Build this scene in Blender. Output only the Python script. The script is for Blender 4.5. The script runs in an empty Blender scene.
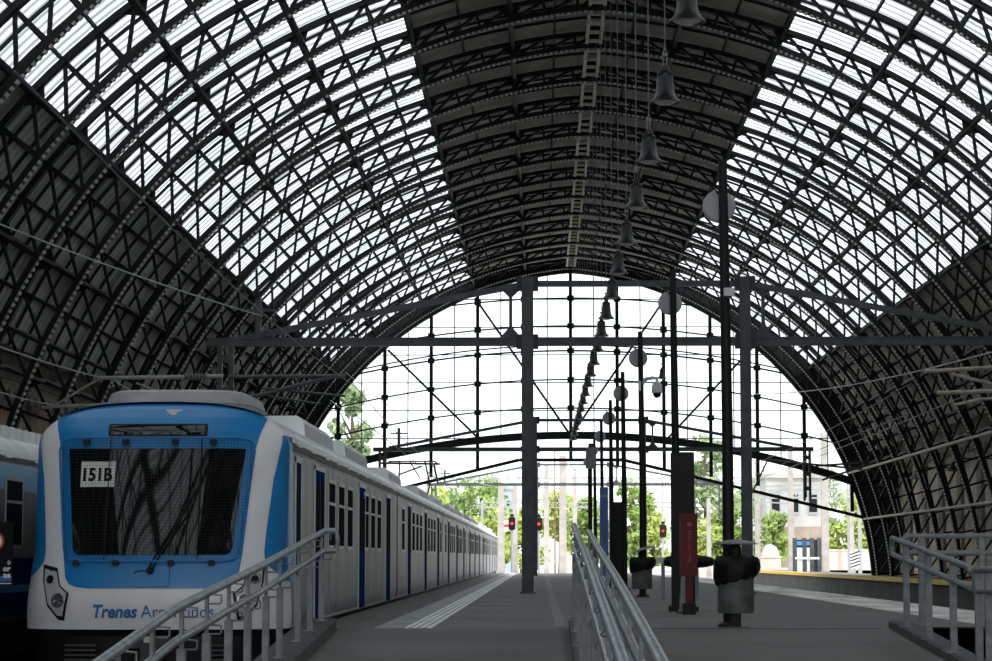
import bpy, math, random
from mathutils import Vector, Matrix, Quaternion
random.seed(7)
sc = bpy.context.scene
C = sc.collection
PI = math.pi
R_ = math.radians

# ------------------------------------------------------------------ camera
FPX = 2380.0
CAMZ = 0.85
PITCH = math.atan(227.5 / FPX)
YAW = math.atan(45 * math.cos(PITCH) / FPX)
cam = bpy.data.objects.new('camera', bpy.data.cameras.new('camera'))
C.objects.link(cam)
cam.location = (0, 0, CAMZ)
cam.rotation_euler = (PI / 2 + PITCH, 0, YAW)
cam.data.sensor_width = 36
cam.data.lens = FPX * 36 / 992
cam.data.clip_end = 2000
sc.camera = cam
_cr = Vector((math.cos(YAW), math.sin(YAW), 0))
_cf = Vector((-math.sin(YAW) * math.cos(PITCH), math.cos(YAW) * math.cos(PITCH), math.sin(PITCH)))
_cu = _cr.cross(_cf)


def at(px, py, Y):
    """the point at depth Y of the place that was measured at this photo pixel"""
    d = _cf * FPX + _cr * (px - 496) + _cu * (330.5 - py)
    k = Y / d.y
    return Vector((d.x * k, Y, CAMZ + d.z * k))


# ------------------------------------------------------------------ materials
def mat(name, col, rough=0.6, metal=0.0, var=0.0, scale=6.0, bump=0.0, col2=None, stretch=None, spec=None):
    m = bpy.data.materials.new(name)
    m.use_nodes = True
    nt = m.node_tree
    b = nt.nodes['Principled BSDF']
    b.inputs['Base Color'].default_value = (*col, 1)
    b.inputs['Roughness'].default_value = rough
    b.inputs['Metallic'].default_value = metal
    if spec is not None:
        b.inputs['Specular IOR Level'].default_value = spec
    if var or bump or col2:
        tc = nt.nodes.new('ShaderNodeTexCoord')
        mp = nt.nodes.new('ShaderNodeMapping')
        if stretch:
            mp.inputs['Scale'].default_value = stretch
        nt.links.new(tc.outputs['Object'], mp.inputs['Vector'])
        n = nt.nodes.new('ShaderNodeTexNoise')
        n.inputs['Scale'].default_value = scale
        n.inputs['Detail'].default_value = 5
        nt.links.new(mp.outputs[0], n.inputs['Vector'])
        r = nt.nodes.new('ShaderNodeValToRGB')
        c2 = col2 or tuple(max(0, c * (1 - var)) for c in col)
        c1 = col if col2 else tuple(min(1, c * (1 + var)) for c in col)
        r.color_ramp.elements[0].position = 0.35
        r.color_ramp.elements[1].position = 0.65
        r.color_ramp.elements[0].color = (*c2, 1)
        r.color_ramp.elements[1].color = (*c1, 1)
        nt.links.new(n.outputs['Fac'], r.inputs['Fac'])
        nt.links.new(r.outputs['Color'], b.inputs['Base Color'])
        if bump:
            bp = nt.nodes.new('ShaderNodeBump')
            bp.inputs['Strength'].default_value = bump
            bp.inputs['Distance'].default_value = 0.05
            nt.links.new(n.outputs['Fac'], bp.inputs['Height'])
            nt.links.new(bp.outputs['Normal'], b.inputs['Normal'])
    return m


def stripes(nt, axis, period, duty=0.5, soft=0.15):
    """0..1 band pattern along one object axis"""
    tc = nt.nodes.new('ShaderNodeTexCoord')
    sp = nt.nodes.new('ShaderNodeSeparateXYZ')
    nt.links.new(tc.outputs['Object'], sp.inputs[0])
    mu = nt.nodes.new('ShaderNodeMath'); mu.operation = 'MULTIPLY'
    mu.inputs[1].default_value = 2 * PI / period
    nt.links.new(sp.outputs[axis], mu.inputs[0])
    si = nt.nodes.new('ShaderNodeMath'); si.operation = 'SINE'
    nt.links.new(mu.outputs[0], si.inputs[0])
    mr = nt.nodes.new('ShaderNodeMapRange')
    c = math.cos(PI * duty)
    mr.inputs['From Min'].default_value = c - soft
    mr.inputs['From Max'].default_value = c + soft
    nt.links.new(si.outputs[0], mr.inputs['Value'])
    return mr.outputs[0], tc


def glazed_mat():
    m = bpy.data.materials.new('translucent_sheet'); m.use_nodes = True
    nt = m.node_tree
    for n in list(nt.nodes):
        nt.nodes.remove(n)
    out = nt.nodes.new('ShaderNodeOutputMaterial')
    st, tc = stripes(nt, 1, 0.45, 0.55, 0.45)
    noise = nt.nodes.new('ShaderNodeTexNoise'); noise.inputs['Scale'].default_value = 0.55
    noise.inputs['Detail'].default_value = 4
    nt.links.new(tc.outputs['Object'], noise.inputs['Vector'])
    r = nt.nodes.new('ShaderNodeMix'); r.data_type = 'RGBA'
    r.inputs['A'].default_value = (0.24, 0.265, 0.275, 1)
    r.inputs['B'].default_value = (0.64, 0.675, 0.69, 1)
    nt.links.new(st, r.inputs['Factor'])
    r2 = nt.nodes.new('ShaderNodeMix'); r2.data_type = 'RGBA'; r2.blend_type = 'MULTIPLY'
    rp = nt.nodes.new('ShaderNodeValToRGB')
    rp.color_ramp.elements[0].position = 0.3; rp.color_ramp.elements[0].color = (0.72, 0.75, 0.77, 1)
    rp.color_ramp.elements[1].position = 0.55; rp.color_ramp.elements[1].color = (1, 1, 1, 1)
    nt.links.new(noise.outputs['Fac'], rp.inputs['Fac'])
    r2.inputs['Factor'].default_value = 1
    nt.links.new(r.outputs['Result'], r2.inputs['A']); nt.links.new(rp.outputs['Color'], r2.inputs['B'])
    t = nt.nodes.new('ShaderNodeBsdfTranslucent')
    nt.links.new(r2.outputs['Result'], t.inputs['Color'])
    nt.links.new(t.outputs[0], out.inputs['Surface'])
    return m


def sheet_mat(name, ca, cb, period):
    m = bpy.data.materials.new(name); m.use_nodes = True
    nt = m.node_tree; b = nt.nodes['Principled BSDF']
    st, tc = stripes(nt, 1, period, 0.5, 0.8)
    r = nt.nodes.new('ShaderNodeMix'); r.data_type = 'RGBA'
    r.inputs['A'].default_value = (*ca, 1); r.inputs['B'].default_value = (*cb, 1)
    nt.links.new(st, r.inputs['Factor'])
    noise = nt.nodes.new('ShaderNodeTexNoise'); noise.inputs['Scale'].default_value = 0.8
    nt.links.new(tc.outputs['Object'], noise.inputs['Vector'])
    r2 = nt.nodes.new('ShaderNodeMix'); r2.data_type = 'RGBA'; r2.blend_type = 'MULTIPLY'
    r2.inputs['Factor'].default_value = 0.6
    nt.links.new(r.outputs['Result'], r2.inputs['A']); nt.links.new(noise.outputs['Fac'], r2.inputs['B'])
    nt.links.new(r2.outputs['Result'], b.inputs['Base Color'])
    b.inputs['Roughness'].default_value = 0.75
    return m


M = {}
M['iron'] = mat('black_green_iron', (0.0045, 0.0068, 0.0072), 0.6, var=0.3, spec=0.3)
M['lacing'] = mat('pale_lacing', (0.46, 0.455, 0.42), 0.6)
M['gantry'] = mat('grey_painted_steel', (0.060, 0.066, 0.072), 0.5, var=0.25, scale=3)
M['dark'] = mat('dark_steel', (0.016, 0.018, 0.021), 0.5)
M['black'] = mat('black_paint', (0.005, 0.005, 0.006), 0.55, spec=0.3)
M['lad'] = mat('pale_ladder_paint', (0.62, 0.56, 0.44), 0.6, var=0.2)
M['tan'] = mat('tan_paint', (0.42, 0.37, 0.28), 0.6, var=0.2)
M['galv'] = mat('galvanised_steel', (0.30, 0.33, 0.36), 0.42, 0.55, var=0.25, scale=9)
M['galvpost'] = mat('dull_galvanised_post', (0.20, 0.215, 0.23), 0.55, 0.2, var=0.2, scale=9)
M['asphalt'] = mat('platform_asphalt', (0.142, 0.137, 0.134), 0.8, col2=(0.105, 0.101, 0.098), scale=0.7, bump=0.15)
M['curb'] = mat('dark_concrete_kerb', (0.075, 0.075, 0.076), 0.85, var=0.25, scale=5)
M['conc'] = mat('pale_concrete', (0.52, 0.49, 0.46), 0.9, var=0.15, scale=0.8)
M['tactile'] = mat('pale_tactile_paving', (0.78, 0.79, 0.80), 0.7, var=0.2, scale=3)
M['tactileg'] = mat('grey_tactile_paving', (0.30, 0.31, 0.32), 0.75, var=0.3, scale=3)
M['joint'] = mat('paving_joint', (0.17, 0.17, 0.17), 0.8, var=0.3)
M['edge'] = mat('sunlit_edge_paving', (0.92, 0.91, 0.88), 0.8, col2=(0.40, 0.39, 0.37), scale=0.9, stretch=(1.4, 0.35, 1))  # sunlight and its streaks are put into this paving colour
M['yellow'] = mat('yellow_edge_paint', (0.72, 0.46, 0.04), 0.6, var=0.15)
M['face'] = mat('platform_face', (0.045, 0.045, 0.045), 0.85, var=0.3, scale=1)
M['ballast'] = mat('ballast', (0.09, 0.085, 0.08), 0.95, var=0.4, scale=14, bump=0.5)
M['gravel'] = mat('bright_yard_ground', (0.62, 0.60, 0.56), 0.95, var=0.15, scale=0.5)
M['plaster'] = mat('tan_plaster', (0.78, 0.68, 0.55), 0.9, col2=(0.50, 0.43, 0.34), scale=0.45)
M['brick'] = mat('old_brick_panel', (0.56, 0.41, 0.28), 0.9, var=0.3, scale=4)
M['corn'] = mat('stone_cornice', (0.36, 0.32, 0.26), 0.9, var=0.2)
M['glazed'] = glazed_mat()
M['crown'] = sheet_mat('crown_sheeting', (0.56, 0.52, 0.45), (0.78, 0.74, 0.65), 0.3)
M['clad'] = sheet_mat('grey_cladding', (0.40, 0.40, 0.39), (0.60, 0.60, 0.58), 0.45)
M['cladr'] = sheet_mat('brown_cladding', (0.44, 0.39, 0.32), (0.62, 0.56, 0.46), 0.45)
M['white'] = mat('white_train_paint', (0.78, 0.76, 0.78), 0.35, var=0.05, scale=2)
M['blue'] = mat('blue_train_paint', (0.012, 0.20, 0.50), 0.32, var=0.06, scale=2)
M['bluel'] = mat('sky_blue_livery', (0.10, 0.36, 0.60), 0.35)
M['navy'] = mat('navy_door', (0.008, 0.026, 0.12), 0.55, spec=0.0)
M['inox'] = mat('stainless_steel', (0.27, 0.29, 0.30), 0.42, 0.65, var=0.28, scale=1.4, stretch=(1, 1.4, 0.25))
M['roofm'] = mat('silver_roof_metal', (0.72, 0.74, 0.76), 0.4, 0.25, var=0.12, scale=1.5)
M['shroud'] = mat('grey_roof_shroud', (0.36, 0.36, 0.37), 0.6, var=0.12, scale=3)
M['glass'] = mat('black_windscreen', (0.004, 0.005, 0.006), 0.03)
M['wing'] = mat('dark_window_glass', (0.020, 0.023, 0.026), 0.4, spec=0.0)
M['wframe'] = mat('pale_window_frame', (0.50, 0.51, 0.51), 0.4, 0.4)
M['gut'] = mat('white_gutter_paint', (0.85, 0.87, 0.88), 0.4)
M['paper'] = mat('white_card', (0.75, 0.78, 0.75), 0.6)
M['ink'] = mat('black_ink', (0.006, 0.006, 0.007), 0.7, spec=0.15)
M['logoblue'] = mat('logo_blue', (0.015, 0.15, 0.40), 0.5)
M['chrome'] = mat('headlamp_reflector', (0.62, 0.63, 0.63), 0.15, 0.9)
M['lens'] = mat('headlamp_lens', (0.48, 0.49, 0.50), 0.12)
M['red'] = mat('red_box_paint', (0.115, 0.003, 0.005), 0.5, var=0.15, spec=0.3)
M['faint'] = mat('faint_lettering', (0.30, 0.09, 0.08), 0.6)
M['faintg'] = mat('dull_gold_lettering', (0.16, 0.15, 0.06), 0.6)
M['totemb'] = mat('blue_totem_panel', (0.010, 0.12, 0.42), 0.4)
M['gold'] = mat('yellow_lettering', (0.65, 0.45, 0.05), 0.5)
M['bag'] = mat('black_bin_bag', (0.004, 0.004, 0.005), 0.5, spec=0.2)
M['bin'] = mat('grey_bin_metal', (0.095, 0.10, 0.098), 0.55, 0.2, var=0.35, scale=5)
M['disc'] = mat('frosted_disc', (0.34, 0.35, 0.36), 0.5)
M['cctv'] = mat('cctv_housing', (0.55, 0.57, 0.58), 0.4)
M['bell'] = mat('dark_bell_enamel', (0.010, 0.011, 0.013), 0.4)
M['bellin'] = mat('bell_diffuser', (0.55, 0.54, 0.50), 0.4)
M['wire'] = mat('grey_wire', (0.10, 0.11, 0.12), 0.5)
M['glbar'] = mat('pale_glazing_bar', (0.22, 0.235, 0.24), 0.5)
M['wirel'] = mat('pale_wire', (0.40, 0.40, 0.38), 0.5)
M['bark'] = mat('bark', (0.12, 0.09, 0.06), 0.9, var=0.3)
for i, (c, c2) in enumerate([((0.30, 0.40, 0.10), (0.16, 0.25, 0.06)), ((0.48, 0.55, 0.14), (0.28, 0.37, 0.09)), ((0.36, 0.45, 0.24), (0.22, 0.31, 0.15))]):
    M['leaf%d' % i] = mat('tree_leaves_%s' % 'abc'[i], c, 0.7, col2=c2, scale=0.8)
M['brown'] = mat('brown_wall', (0.30, 0.24, 0.20), 0.9, var=0.25, scale=0.6)
M['greyb'] = mat('grey_building', (0.42, 0.42, 0.41), 0.9, var=0.2, scale=0.5)
M['pinkw'] = mat('pinkish_white_wall', (0.72, 0.62, 0.55), 0.9, var=0.08)
M['bluegrey'] = mat('blue_grey_block', (0.36, 0.42, 0.48), 0.8)
M['concp'] = mat('concrete_mast', (0.44, 0.405, 0.38), 0.9, var=0.15, scale=1.5)
M['lat'] = mat('galvanised_lattice', (0.34, 0.36, 0.37), 0.6)
M['rust'] = mat('rusty_mast', (0.24, 0.11, 0.08), 0.8)
M['steelrail'] = mat('rail_steel', (0.25, 0.22, 0.20), 0.4, 0.7)
M['dirtyg'] = mat('chipped_paint', (0.55, 0.52, 0.46), 0.7)
M['signred'] = mat('sign_red', (0.55, 0.02, 0.03), 0.5)
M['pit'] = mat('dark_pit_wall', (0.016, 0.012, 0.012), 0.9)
M['bluetin'] = mat('light_blue_heading', (0.05, 0.28, 0.62), 0.5)
e = bpy.data.materials.new('red_signal_light'); e.use_nodes = True
eb = e.node_tree.nodes['Principled BSDF']
eb.inputs['Base Color'].default_value = (0.6, 0.02, 0.02, 1)
eb.inputs['Emission Color'].default_value = (1, 0.05, 0.03, 1); eb.inputs['Emission Strength'].default_value = 2.0
M['sigred'] = e
g = bpy.data.materials.new('clear_pane'); g.use_nodes = True
nt = g.node_tree
for n in list(nt.nodes):
    nt.nodes.remove(n)
go = nt.nodes.new('ShaderNodeOutputMaterial'); gm = nt.nodes.new('ShaderNodeMixShader')
gt = nt.nodes.new('ShaderNodeBsdfTransparent'); gt.inputs[0].default_value = (0.95, 0.98, 0.98, 1)
gg = nt.nodes.new('ShaderNodeBsdfGlossy'); gg.inputs['Roughness'].default_value = 0.05
gm.inputs[0].default_value = 0.04
nt.links.new(gt.outputs[0], gm.inputs[1]); nt.links.new(gg.outputs[0], gm.inputs[2]); nt.links.new(gm.outputs[0], go.inputs[0])
M['pane'] = g


# ------------------------------------------------------------------ mesh builder
class MB:
    def __init__(s):
        s.v = []; s.f = []

    def add(s, vs, fs):
        o = len(s.v)
        s.v.extend([tuple(p) for p in vs])
        s.f.extend([tuple(i + o for i in f) for f in fs])
        return s

    def box(s, c, d, rz=0.0):
        x, y, z = d[0] / 2, d[1] / 2, d[2] / 2
        vs = [(-x, -y, -z), (x, -y, -z), (x, y, -z), (-x, y, -z), (-x, -y, z), (x, -y, z), (x, y, z), (-x, y, z)]
        if rz:
            ca, sa = math.cos(rz), math.sin(rz)
            vs = [(a * ca - b * sa, a * sa + b * ca, k) for a, b, k in vs]
        vs = [(c[0] + a, c[1] + b, c[2] + k) for a, b, k in vs]
        return s.add(vs, [(3, 2, 1, 0), (4, 5, 6, 7), (0, 1, 5, 4), (1, 2, 6, 5), (2, 3, 7, 6), (3, 0, 4, 7)])

    def bbox(s, x0, x1, y0, y1, z0, z1):
        return s.box(((x0 + x1) / 2, (y0 + y1) / 2, (z0 + z1) / 2), (x1 - x0, y1 - y0, z1 - z0))

    def bar(s, a, b, w, h=None, up=(0, 0, 1)):
        a, b = Vector(a), Vector(b); h = h or w
        d = (b - a)
        if d.length < 1e-6:
            return s
        d.normalize(); u = Vector(up)
        if abs(d.dot(u)) > 0.98:
            u = Vector((0, 1, 0))
        sd = d.cross(u).normalized(); u = sd.cross(d).normalized()
        vs = []
        for p in (a, b):
            for i, j in ((-1, -1), (1, -1), (1, 1), (-1, 1)):
                vs.append(p + sd * (i * w / 2) + u * (j * h / 2))
        return s.add(vs, [(0, 1, 2, 3), (7, 6, 5, 4), (0, 4, 5, 1), (1, 5, 6, 2), (2, 6, 7, 3), (3, 7, 4, 0)])

    def tube(s, pts, r, n=10, caps=True):
        pts = [Vector(p) for p in pts]
        rr = r if isinstance(r, (list, tuple)) else [r] * len(pts)
        ref = None; vs = []; fs = []
        for i, p in enumerate(pts):
            if i == 0: d = pts[1] - p
            elif i == len(pts) - 1: d = p - pts[i - 1]
            else: d = (pts[i + 1] - p).normalized() + (p - pts[i - 1]).normalized()
            d.normalize()
            if ref is None:
                ref = Vector((0, 0, 1)) if abs(d.z) < 0.9 else Vector((1, 0, 0))
            sd = d.cross(ref).normalized(); ref = sd.cross(d).normalized()
            for k in range(n):
                a = 2 * PI * k / n
                vs.append(p + sd * (math.cos(a) * rr[i]) + ref * (math.sin(a) * rr[i]))
        for i in range(len(pts) - 1):
            for k in range(n):
                k2 = (k + 1) % n
                fs.append((i * n + k, i * n + k2, (i + 1) * n + k2, (i + 1) * n + k))
        if caps:
            fs.append(tuple(range(n - 1, -1, -1)))
            fs.append(tuple((len(pts) - 1) * n + k for k in range(n)))
        return s.add(vs, fs)

    def lathe(s, prof, c=(0, 0, 0), n=24, mtx=None, caps=True):
        vs = []; fs = []
        for r, z in prof:
            for k in range(n):
                a = 2 * PI * k / n
                v = Vector((r * math.cos(a), r * math.sin(a), z))
                if mtx: v = mtx @ v
                vs.append((v.x + c[0], v.y + c[1], v.z + c[2]))
        for i in range(len(prof) - 1):
            for k in range(n):
                k2 = (k + 1) % n
                fs.append((i * n + k, i * n + k2, (i + 1) * n + k2, (i + 1) * n + k))
        if caps and prof[0][0] > 1e-4: fs.append(tuple(range(n - 1, -1, -1)))
        if caps and prof[-1][0] > 1e-4: fs.append(tuple((len(prof) - 1) * n + k for k in range(n)))
        return s.add(vs, fs)

    def prism(s, poly, a, b, axis='y'):
        """extrude a 2-D outline (x,z) from y=a to y=b (or (y,z) along x)"""
        n = len(poly)
        def P(u, w, t):
            return (u, t, w) if axis == 'y' else ((t, u, w) if axis == 'x' else (u, w, t))
        vs = [P(u, w, a) for u, w in poly] + [P(u, w, b) for u, w in poly]
        fs = [tuple(range(n)), tuple(range(2 * n - 1, n - 1, -1))]
        for i in range(n):
            j = (i + 1) % n
            fs.append((i, i + n, j + n, j))
        return s.add(vs, fs)

    def grid(s, rows):
        n = len(rows[0]); vs = [p for r in rows for p in r]; fs = []
        for i in range(len(rows) - 1):
            for k in range(n - 1):
                fs.append((i * n + k, i * n + k + 1, (i + 1) * n + k + 1, (i + 1) * n + k))
        return s.add(vs, fs)

    def build(s, name, m, parent=None, smooth=False, off=None):
        me = bpy.data.meshes.new(name)
        vs = s.v
        if off is not None:
            vs = [(a - off[0], b - off[1], c - off[2]) for a, b, c in vs]
        me.from_pydata(vs, [], s.f)
        me.validate()
        import bmesh
        bm = bmesh.new(); bm.from_mesh(me)
        bmesh.ops.recalc_face_normals(bm, faces=bm.faces)
        bm.to_mesh(me); bm.free()
        me.materials.append(m)
        if smooth:
            me.polygons.foreach_set('use_smooth', [True] * len(me.polygons))
            try: me.set_sharp_from_angle(angle=R_(40))
            except Exception: pass
        o = bpy.data.objects.new(name, me); C.objects.link(o)
        if parent: o.parent = parent
        if off is not None and not parent: o.location = off
        return o


def tag(o, label, cat, group=None, kind=None):
    o['label'] = label; o['category'] = cat
    if group: o['group'] = group
    if kind: o['kind'] = kind
    return o


def thing(name, label, cat, loc=(0, 0, 0), group=None, rz=0, kind=None):
    o = bpy.data.objects.new(name, None); C.objects.link(o)
    o.empty_display_size = 0.2
    o.location = loc; o.rotation_euler = (0, 0, rz)
    return tag(o, label, cat, group, kind)


def dup(o, loc=None, label=None, parent=None, group=None):
    c = o.copy(); C.objects.link(c)
    if parent: c.parent = parent
    if loc is not None: c.location = loc
    if label: c['label'] = label
    if group: c['group'] = group
    for ch in list(o.children):
        dup(ch, parent=c)
    return c


ORD = ['first', 'second', 'third', 'fourth', 'fifth', 'sixth', 'seventh', 'eighth', 'ninth', 'tenth', 'eleventh', 'twelfth',
       'thirteenth', 'fourteenth', 'fifteenth', 'sixteenth', 'seventeenth', 'eighteenth', 'nineteenth', 'twentieth',
       'twenty-first', 'twenty-second', 'twenty-third', 'twenty-fourth', 'twenty-fifth', 'twenty-sixth', 'twenty-seventh',
       'twenty-eighth', 'twenty-ninth', 'thirtieth', 'thirty-first', 'thirty-second', 'thirty-third', 'thirty-fourth']


def struct(o, label, cat='structure'):
    return tag(o, label, cat, kind='structure')


def text_mesh(s, size, shear=0.0, bold=0.0, extrude=0.003, spacing=1.0):
    cu = bpy.data.curves.new('lettering', 'FONT'); cu.body = s; cu.size = size; cu.shear = shear
    cu.offset = bold; cu.extrude = extrude; cu.space_character = spacing
    cu.resolution_u = 3
    ob = bpy.data.objects.new('lettering', cu); C.objects.link(ob)
    bpy.context.view_layer.update()
    dg = bpy.context.evaluated_depsgraph_get()
    me = bpy.data.meshes.new_from_object(ob.evaluated_get(dg))
    C.objects.unlink(ob); bpy.data.objects.remove(ob)
    return me


def text_obj(name, s, size, m, parent, loc, rot=(PI / 2, 0, 0), width=None, **kw):
    me = text_mesh(s, size, **kw)
    xs = [v.co.x for v in me.vertices]
    k = width / (max(xs) - min(xs)) if width else 1
    for v in me.vertices:
        v.co.x = (v.co.x - min(xs)) * k
    me.materials.clear(); me.materials.append(m)
    o = bpy.data.objects.new(name, me); C.objects.link(o); o.parent = parent
    o.location = loc; o.rotation_euler = rot
    return o


# ------------------------------------------------------------------ the vault
XR = 1.5                 # ridge
ECC = 1.235; ZC = -0.99
RI = 16.19
DEPTH = [(4, .50), (12, .52), (21.5, .62), (30.75, .80), (40, .98), (49.25, 1.12), (58, 1.18), (66, 1.15), (78, 1.0), (92, .85)]
def ro(d):
    """outer radius of the ribs: shallow at the crown, deep at the haunches"""
    for (a, va), (b, vb) in zip(DEPTH[:-1], DEPTH[1:]):
        if d <= b: return RI + va + (vb - va) * max(0, d - a) / (b - a)
    return RI + DEPTH[-1][1]
def rs(d): return ro(d) + 0.12
RO = RI + 0.5; RS = RO + 0.12
Y_END = 119.0
Y_START = -9.0


def vp(side, r, deg, y=0.0):
    a = R_(deg)
    return Vector((XR + side * (-ECC + r * math.sin(a)), y, ZC + r * math.cos(a)))


def arc_pts(side, r, d0, d1, n):
    return [vp(side, r, d0 + (d1 - d0) * i / n) for i in range(n + 1)]


def sweep_arc(mb, side, r, d0, d1, n, wy, hr, yc=0.0):
    rows = []
    for i in range(n + 1):
        d = d0 + (d1 - d0) * i / n
        q = r(d) if callable(r) else r
        a = vp(side, q, d); b = vp(side, q + hr, d)
        rows.append([(a.x, yc - wy / 2, a.z), (a.x, yc + wy / 2, a.z), (b.x, yc + wy / 2, b.z), (b.x, yc - wy / 2, b.z), (a.x, yc - wy / 2, a.z)])
    mb.grid(rows)


DI = math.degrees(math.asin(ECC / RI)); DO = math.degrees(math.asin(ECC / RO))
NODES = [DI, 6.1, 9.17] + [12.25 + 9.25 / 3 * k for k in range(26)]
RIB_Y = [117.4 - 4.66 * k for k in range(27)]


def make_rib():
    t = thing('arch_rib', 'rib', 'arch rib', (0, RIB_Y[0], 0), 'lattice arch ribs of the train shed')
    ic, oc, web, lac = MB(), MB(), MB(), MB()
    for s in (-1, 1):
        sweep_arc(ic, s, RI + 0.02, DI, 90.5, 44, 0.24, 0.13)
        sweep_arc(oc, s, lambda d: ro(d) - 0.13, DO, 90.5, 44, 0.24, 0.13)
        for i in range(len(NODES) - 1):
            a, b = NODES[i], NODES[i + 1]
            w = 0.075
            web.bar(vp(s, RI + 0.1, b), vp(s, ro(b) - 0.08, b), w, 0.11, (0, 1, 0))
            web.bar(vp(s, ro(a) - 0.08, a), vp(s, RI + 0.1, b), w, 0.11, (0, 1, 0))
        for d in (12.25, 21.5, 30.75, 40, 49.25, 58.5, 67.75):
            # gusset plates at the main purlins
            q = [vp(s, ro(d) - 0.10, d - 1.1), vp(s, ro(d) - 0.10, d + 1.1), vp(s, ro(d) - 0.42, d)]
            n0 = len(web.v)
            web.add([p + Vector((0, -0.03, 0)) for p in q] + [p + Vector((0, 0.03, 0)) for p in q],
                    [(0, 1, 2), (5, 4, 3), (0, 3, 4, 1), (1, 4, 5, 2), (2, 5, 3, 0)])
        step = math.degrees(0.15 / RI)
        d = DI + step; rows = []
        while d < 90:
            for dd, r in ((-0.27, RI + 0.07), (-0.25, RI - 0.022), (0.25, RI - 0.022), (0.27, RI + 0.07)):
                p = vp(s, r, d + step * dd)
                q = vp(s, r + 0.05, d + step * dd)
                rows.append([(q.x, -0.11, q.z), (p.x, -0.11, p.z), (p.x, 0.05, p.z)])
            d += step
        lac.grid(rows)
    # keystone block at the ridge
    ic.bbox(XR - 0.22, XR + 0.22, -0.13, 0.13, ZC + 15.2 - 0.0 + 0.93, ZC + 16.9)
    ic.build('inner_chord', M['iron'], t); oc.build('outer_chord', M['iron'], t)
    web.build('lattice_web', M['iron'], t)
    l = lac.build('lacing_bars', M['lacing'], t); l['label'] = 'pale row of lacing bars along the inner chord'
    return t


rib = make_rib()
for i, y in enumerate(RIB_Y):
    lab = 'black lattice arch rib spanning the shed, %s from the glazed end' % ORD[i]
    if i == 0: rib['label'] = lab
    else: dup(rib, (0, y, 0), lab)

# roof skins (structure)
def skin(name, label, m, side, d0, d1, n, bars=(), r=RS, both=False):
    rows = []
    mb = MB()
    for sd in ((-1, 1) if both else (side,)):
        rows = []
        for i in range(n + 1):
            d = d0 + (d1 - d0) * i / n
            p = vp(sd, rs(d), d)
            rows.append([(p.x, Y_START, p.z), (p.x, (Y_START + Y_END) / 2, p.z), (p.x, Y_END, p.z)])
        mb.grid(rows)
    o = mb.build(name, m, smooth=True)
    struct(o, label, 'ceiling')
    for sd in ((-1, 1) if both else (side,)):
        for d in bars:
            b = MB(); p = vp(sd, ro(d) + 0.04, d)
            b.bbox(p.x - 0.03, p.x + 0.03, Y_START, Y_END, p.z - 0.04, p.z + 0.04)
            b.build('glazing_bar', M['iron'], o)
    b = MB()
    for sd in ((-1, 1) if both else (side,)):
        for y in RIB_Y:
            for q in (1, 2):
                sweep_arc(b, sd, lambda d: ro(d) + 0.02, d0, d1, n, 0.07, 0.07, y + 4.66 * q / 3)
    b.build('rafter_grid', M['iron'], o)
    return o


DR = math.degrees(math.asin(ECC / RS))
skin('ceiling_crown', 'dim grey sheeted crown of the vault along the ridge', M['crown'], 0, DR, 21.6, 8, (8.0, 16.9), both=True)
skin('ceiling_glazing_left', 'bright striped translucent roof sheeting over the trains', M['glazed'], -1, 21.6, 49.3, 14, (24.6, 27.7, 33.8, 36.9, 43.1, 46.2))
skin('ceiling_glazing_right', 'bright striped translucent roof sheeting over the far right platform', M['glazed'], 1, 21.6, 49.3, 14, (24.6, 27.7, 33.8, 36.9, 43.1, 46.2))
skin('ceiling_cladding_left', 'dark grey sheet cladding below the glazing over the trains', M['clad'], -1, 49.3, 66, 8, (52.4, 55.4, 61.6, 64.6))
skin('ceiling_cladding_right', 'brownish sheet cladding below the glazing over the yellow-edged platform', M['cladr'], 1, 49.3, 66, 8, (52.4, 55.4, 61.6, 64.6))

# main lattice purlins
PURL = [12.25, 21.5, 30.75, 40, 49.25, 58.5, 67.75, 77]
for s in (-1, 1):
    sn = 'left' if s < 0 else 'right'
    for k, d in enumerate(PURL):
        t = thing('roof_purlin', 'black lattice purlin running along the vault, %s from the ridge on the %s slope' % (ORD[k], sn),
                  'purlin', (0, 0, 0), 'lattice purlins along the vault')
        mb = MB(); a = vp(s, ro(d) - 0.06, d); b = vp(s, ro(d) - min(0.42, 0.5 * (ro(d) - RI)), d)
        mb.bbox(a.x - 0.07, a.x + 0.07, Y_START, Y_END, a.z - 0.06, a.z + 0.06)
        mb.build('top_chord', M['iron'], t)
        mb = MB(); mb.bbox(b.x - 0.05, b.x + 0.05, Y_START, Y_END, b.z - 0.04, b.z + 0.04)
        mb.build('bottom_chord', M['iron'], t)
        mb = MB(); y = RIB_Y[0]
        while y > 8:
            for q in range(4):
                y0 = y - 4.66 * q / 4; y1 = y - 4.66 * (q + 1) / 4
                p, r2 = (a, b) if q % 2 == 0 else (b, a)
                mb.bar((p.x, y0, p.z), (r2.x, y1, r2.z), 0.045)
            y -= 4.66
        mb.build('lattice_web', M['iron'], t)

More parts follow.
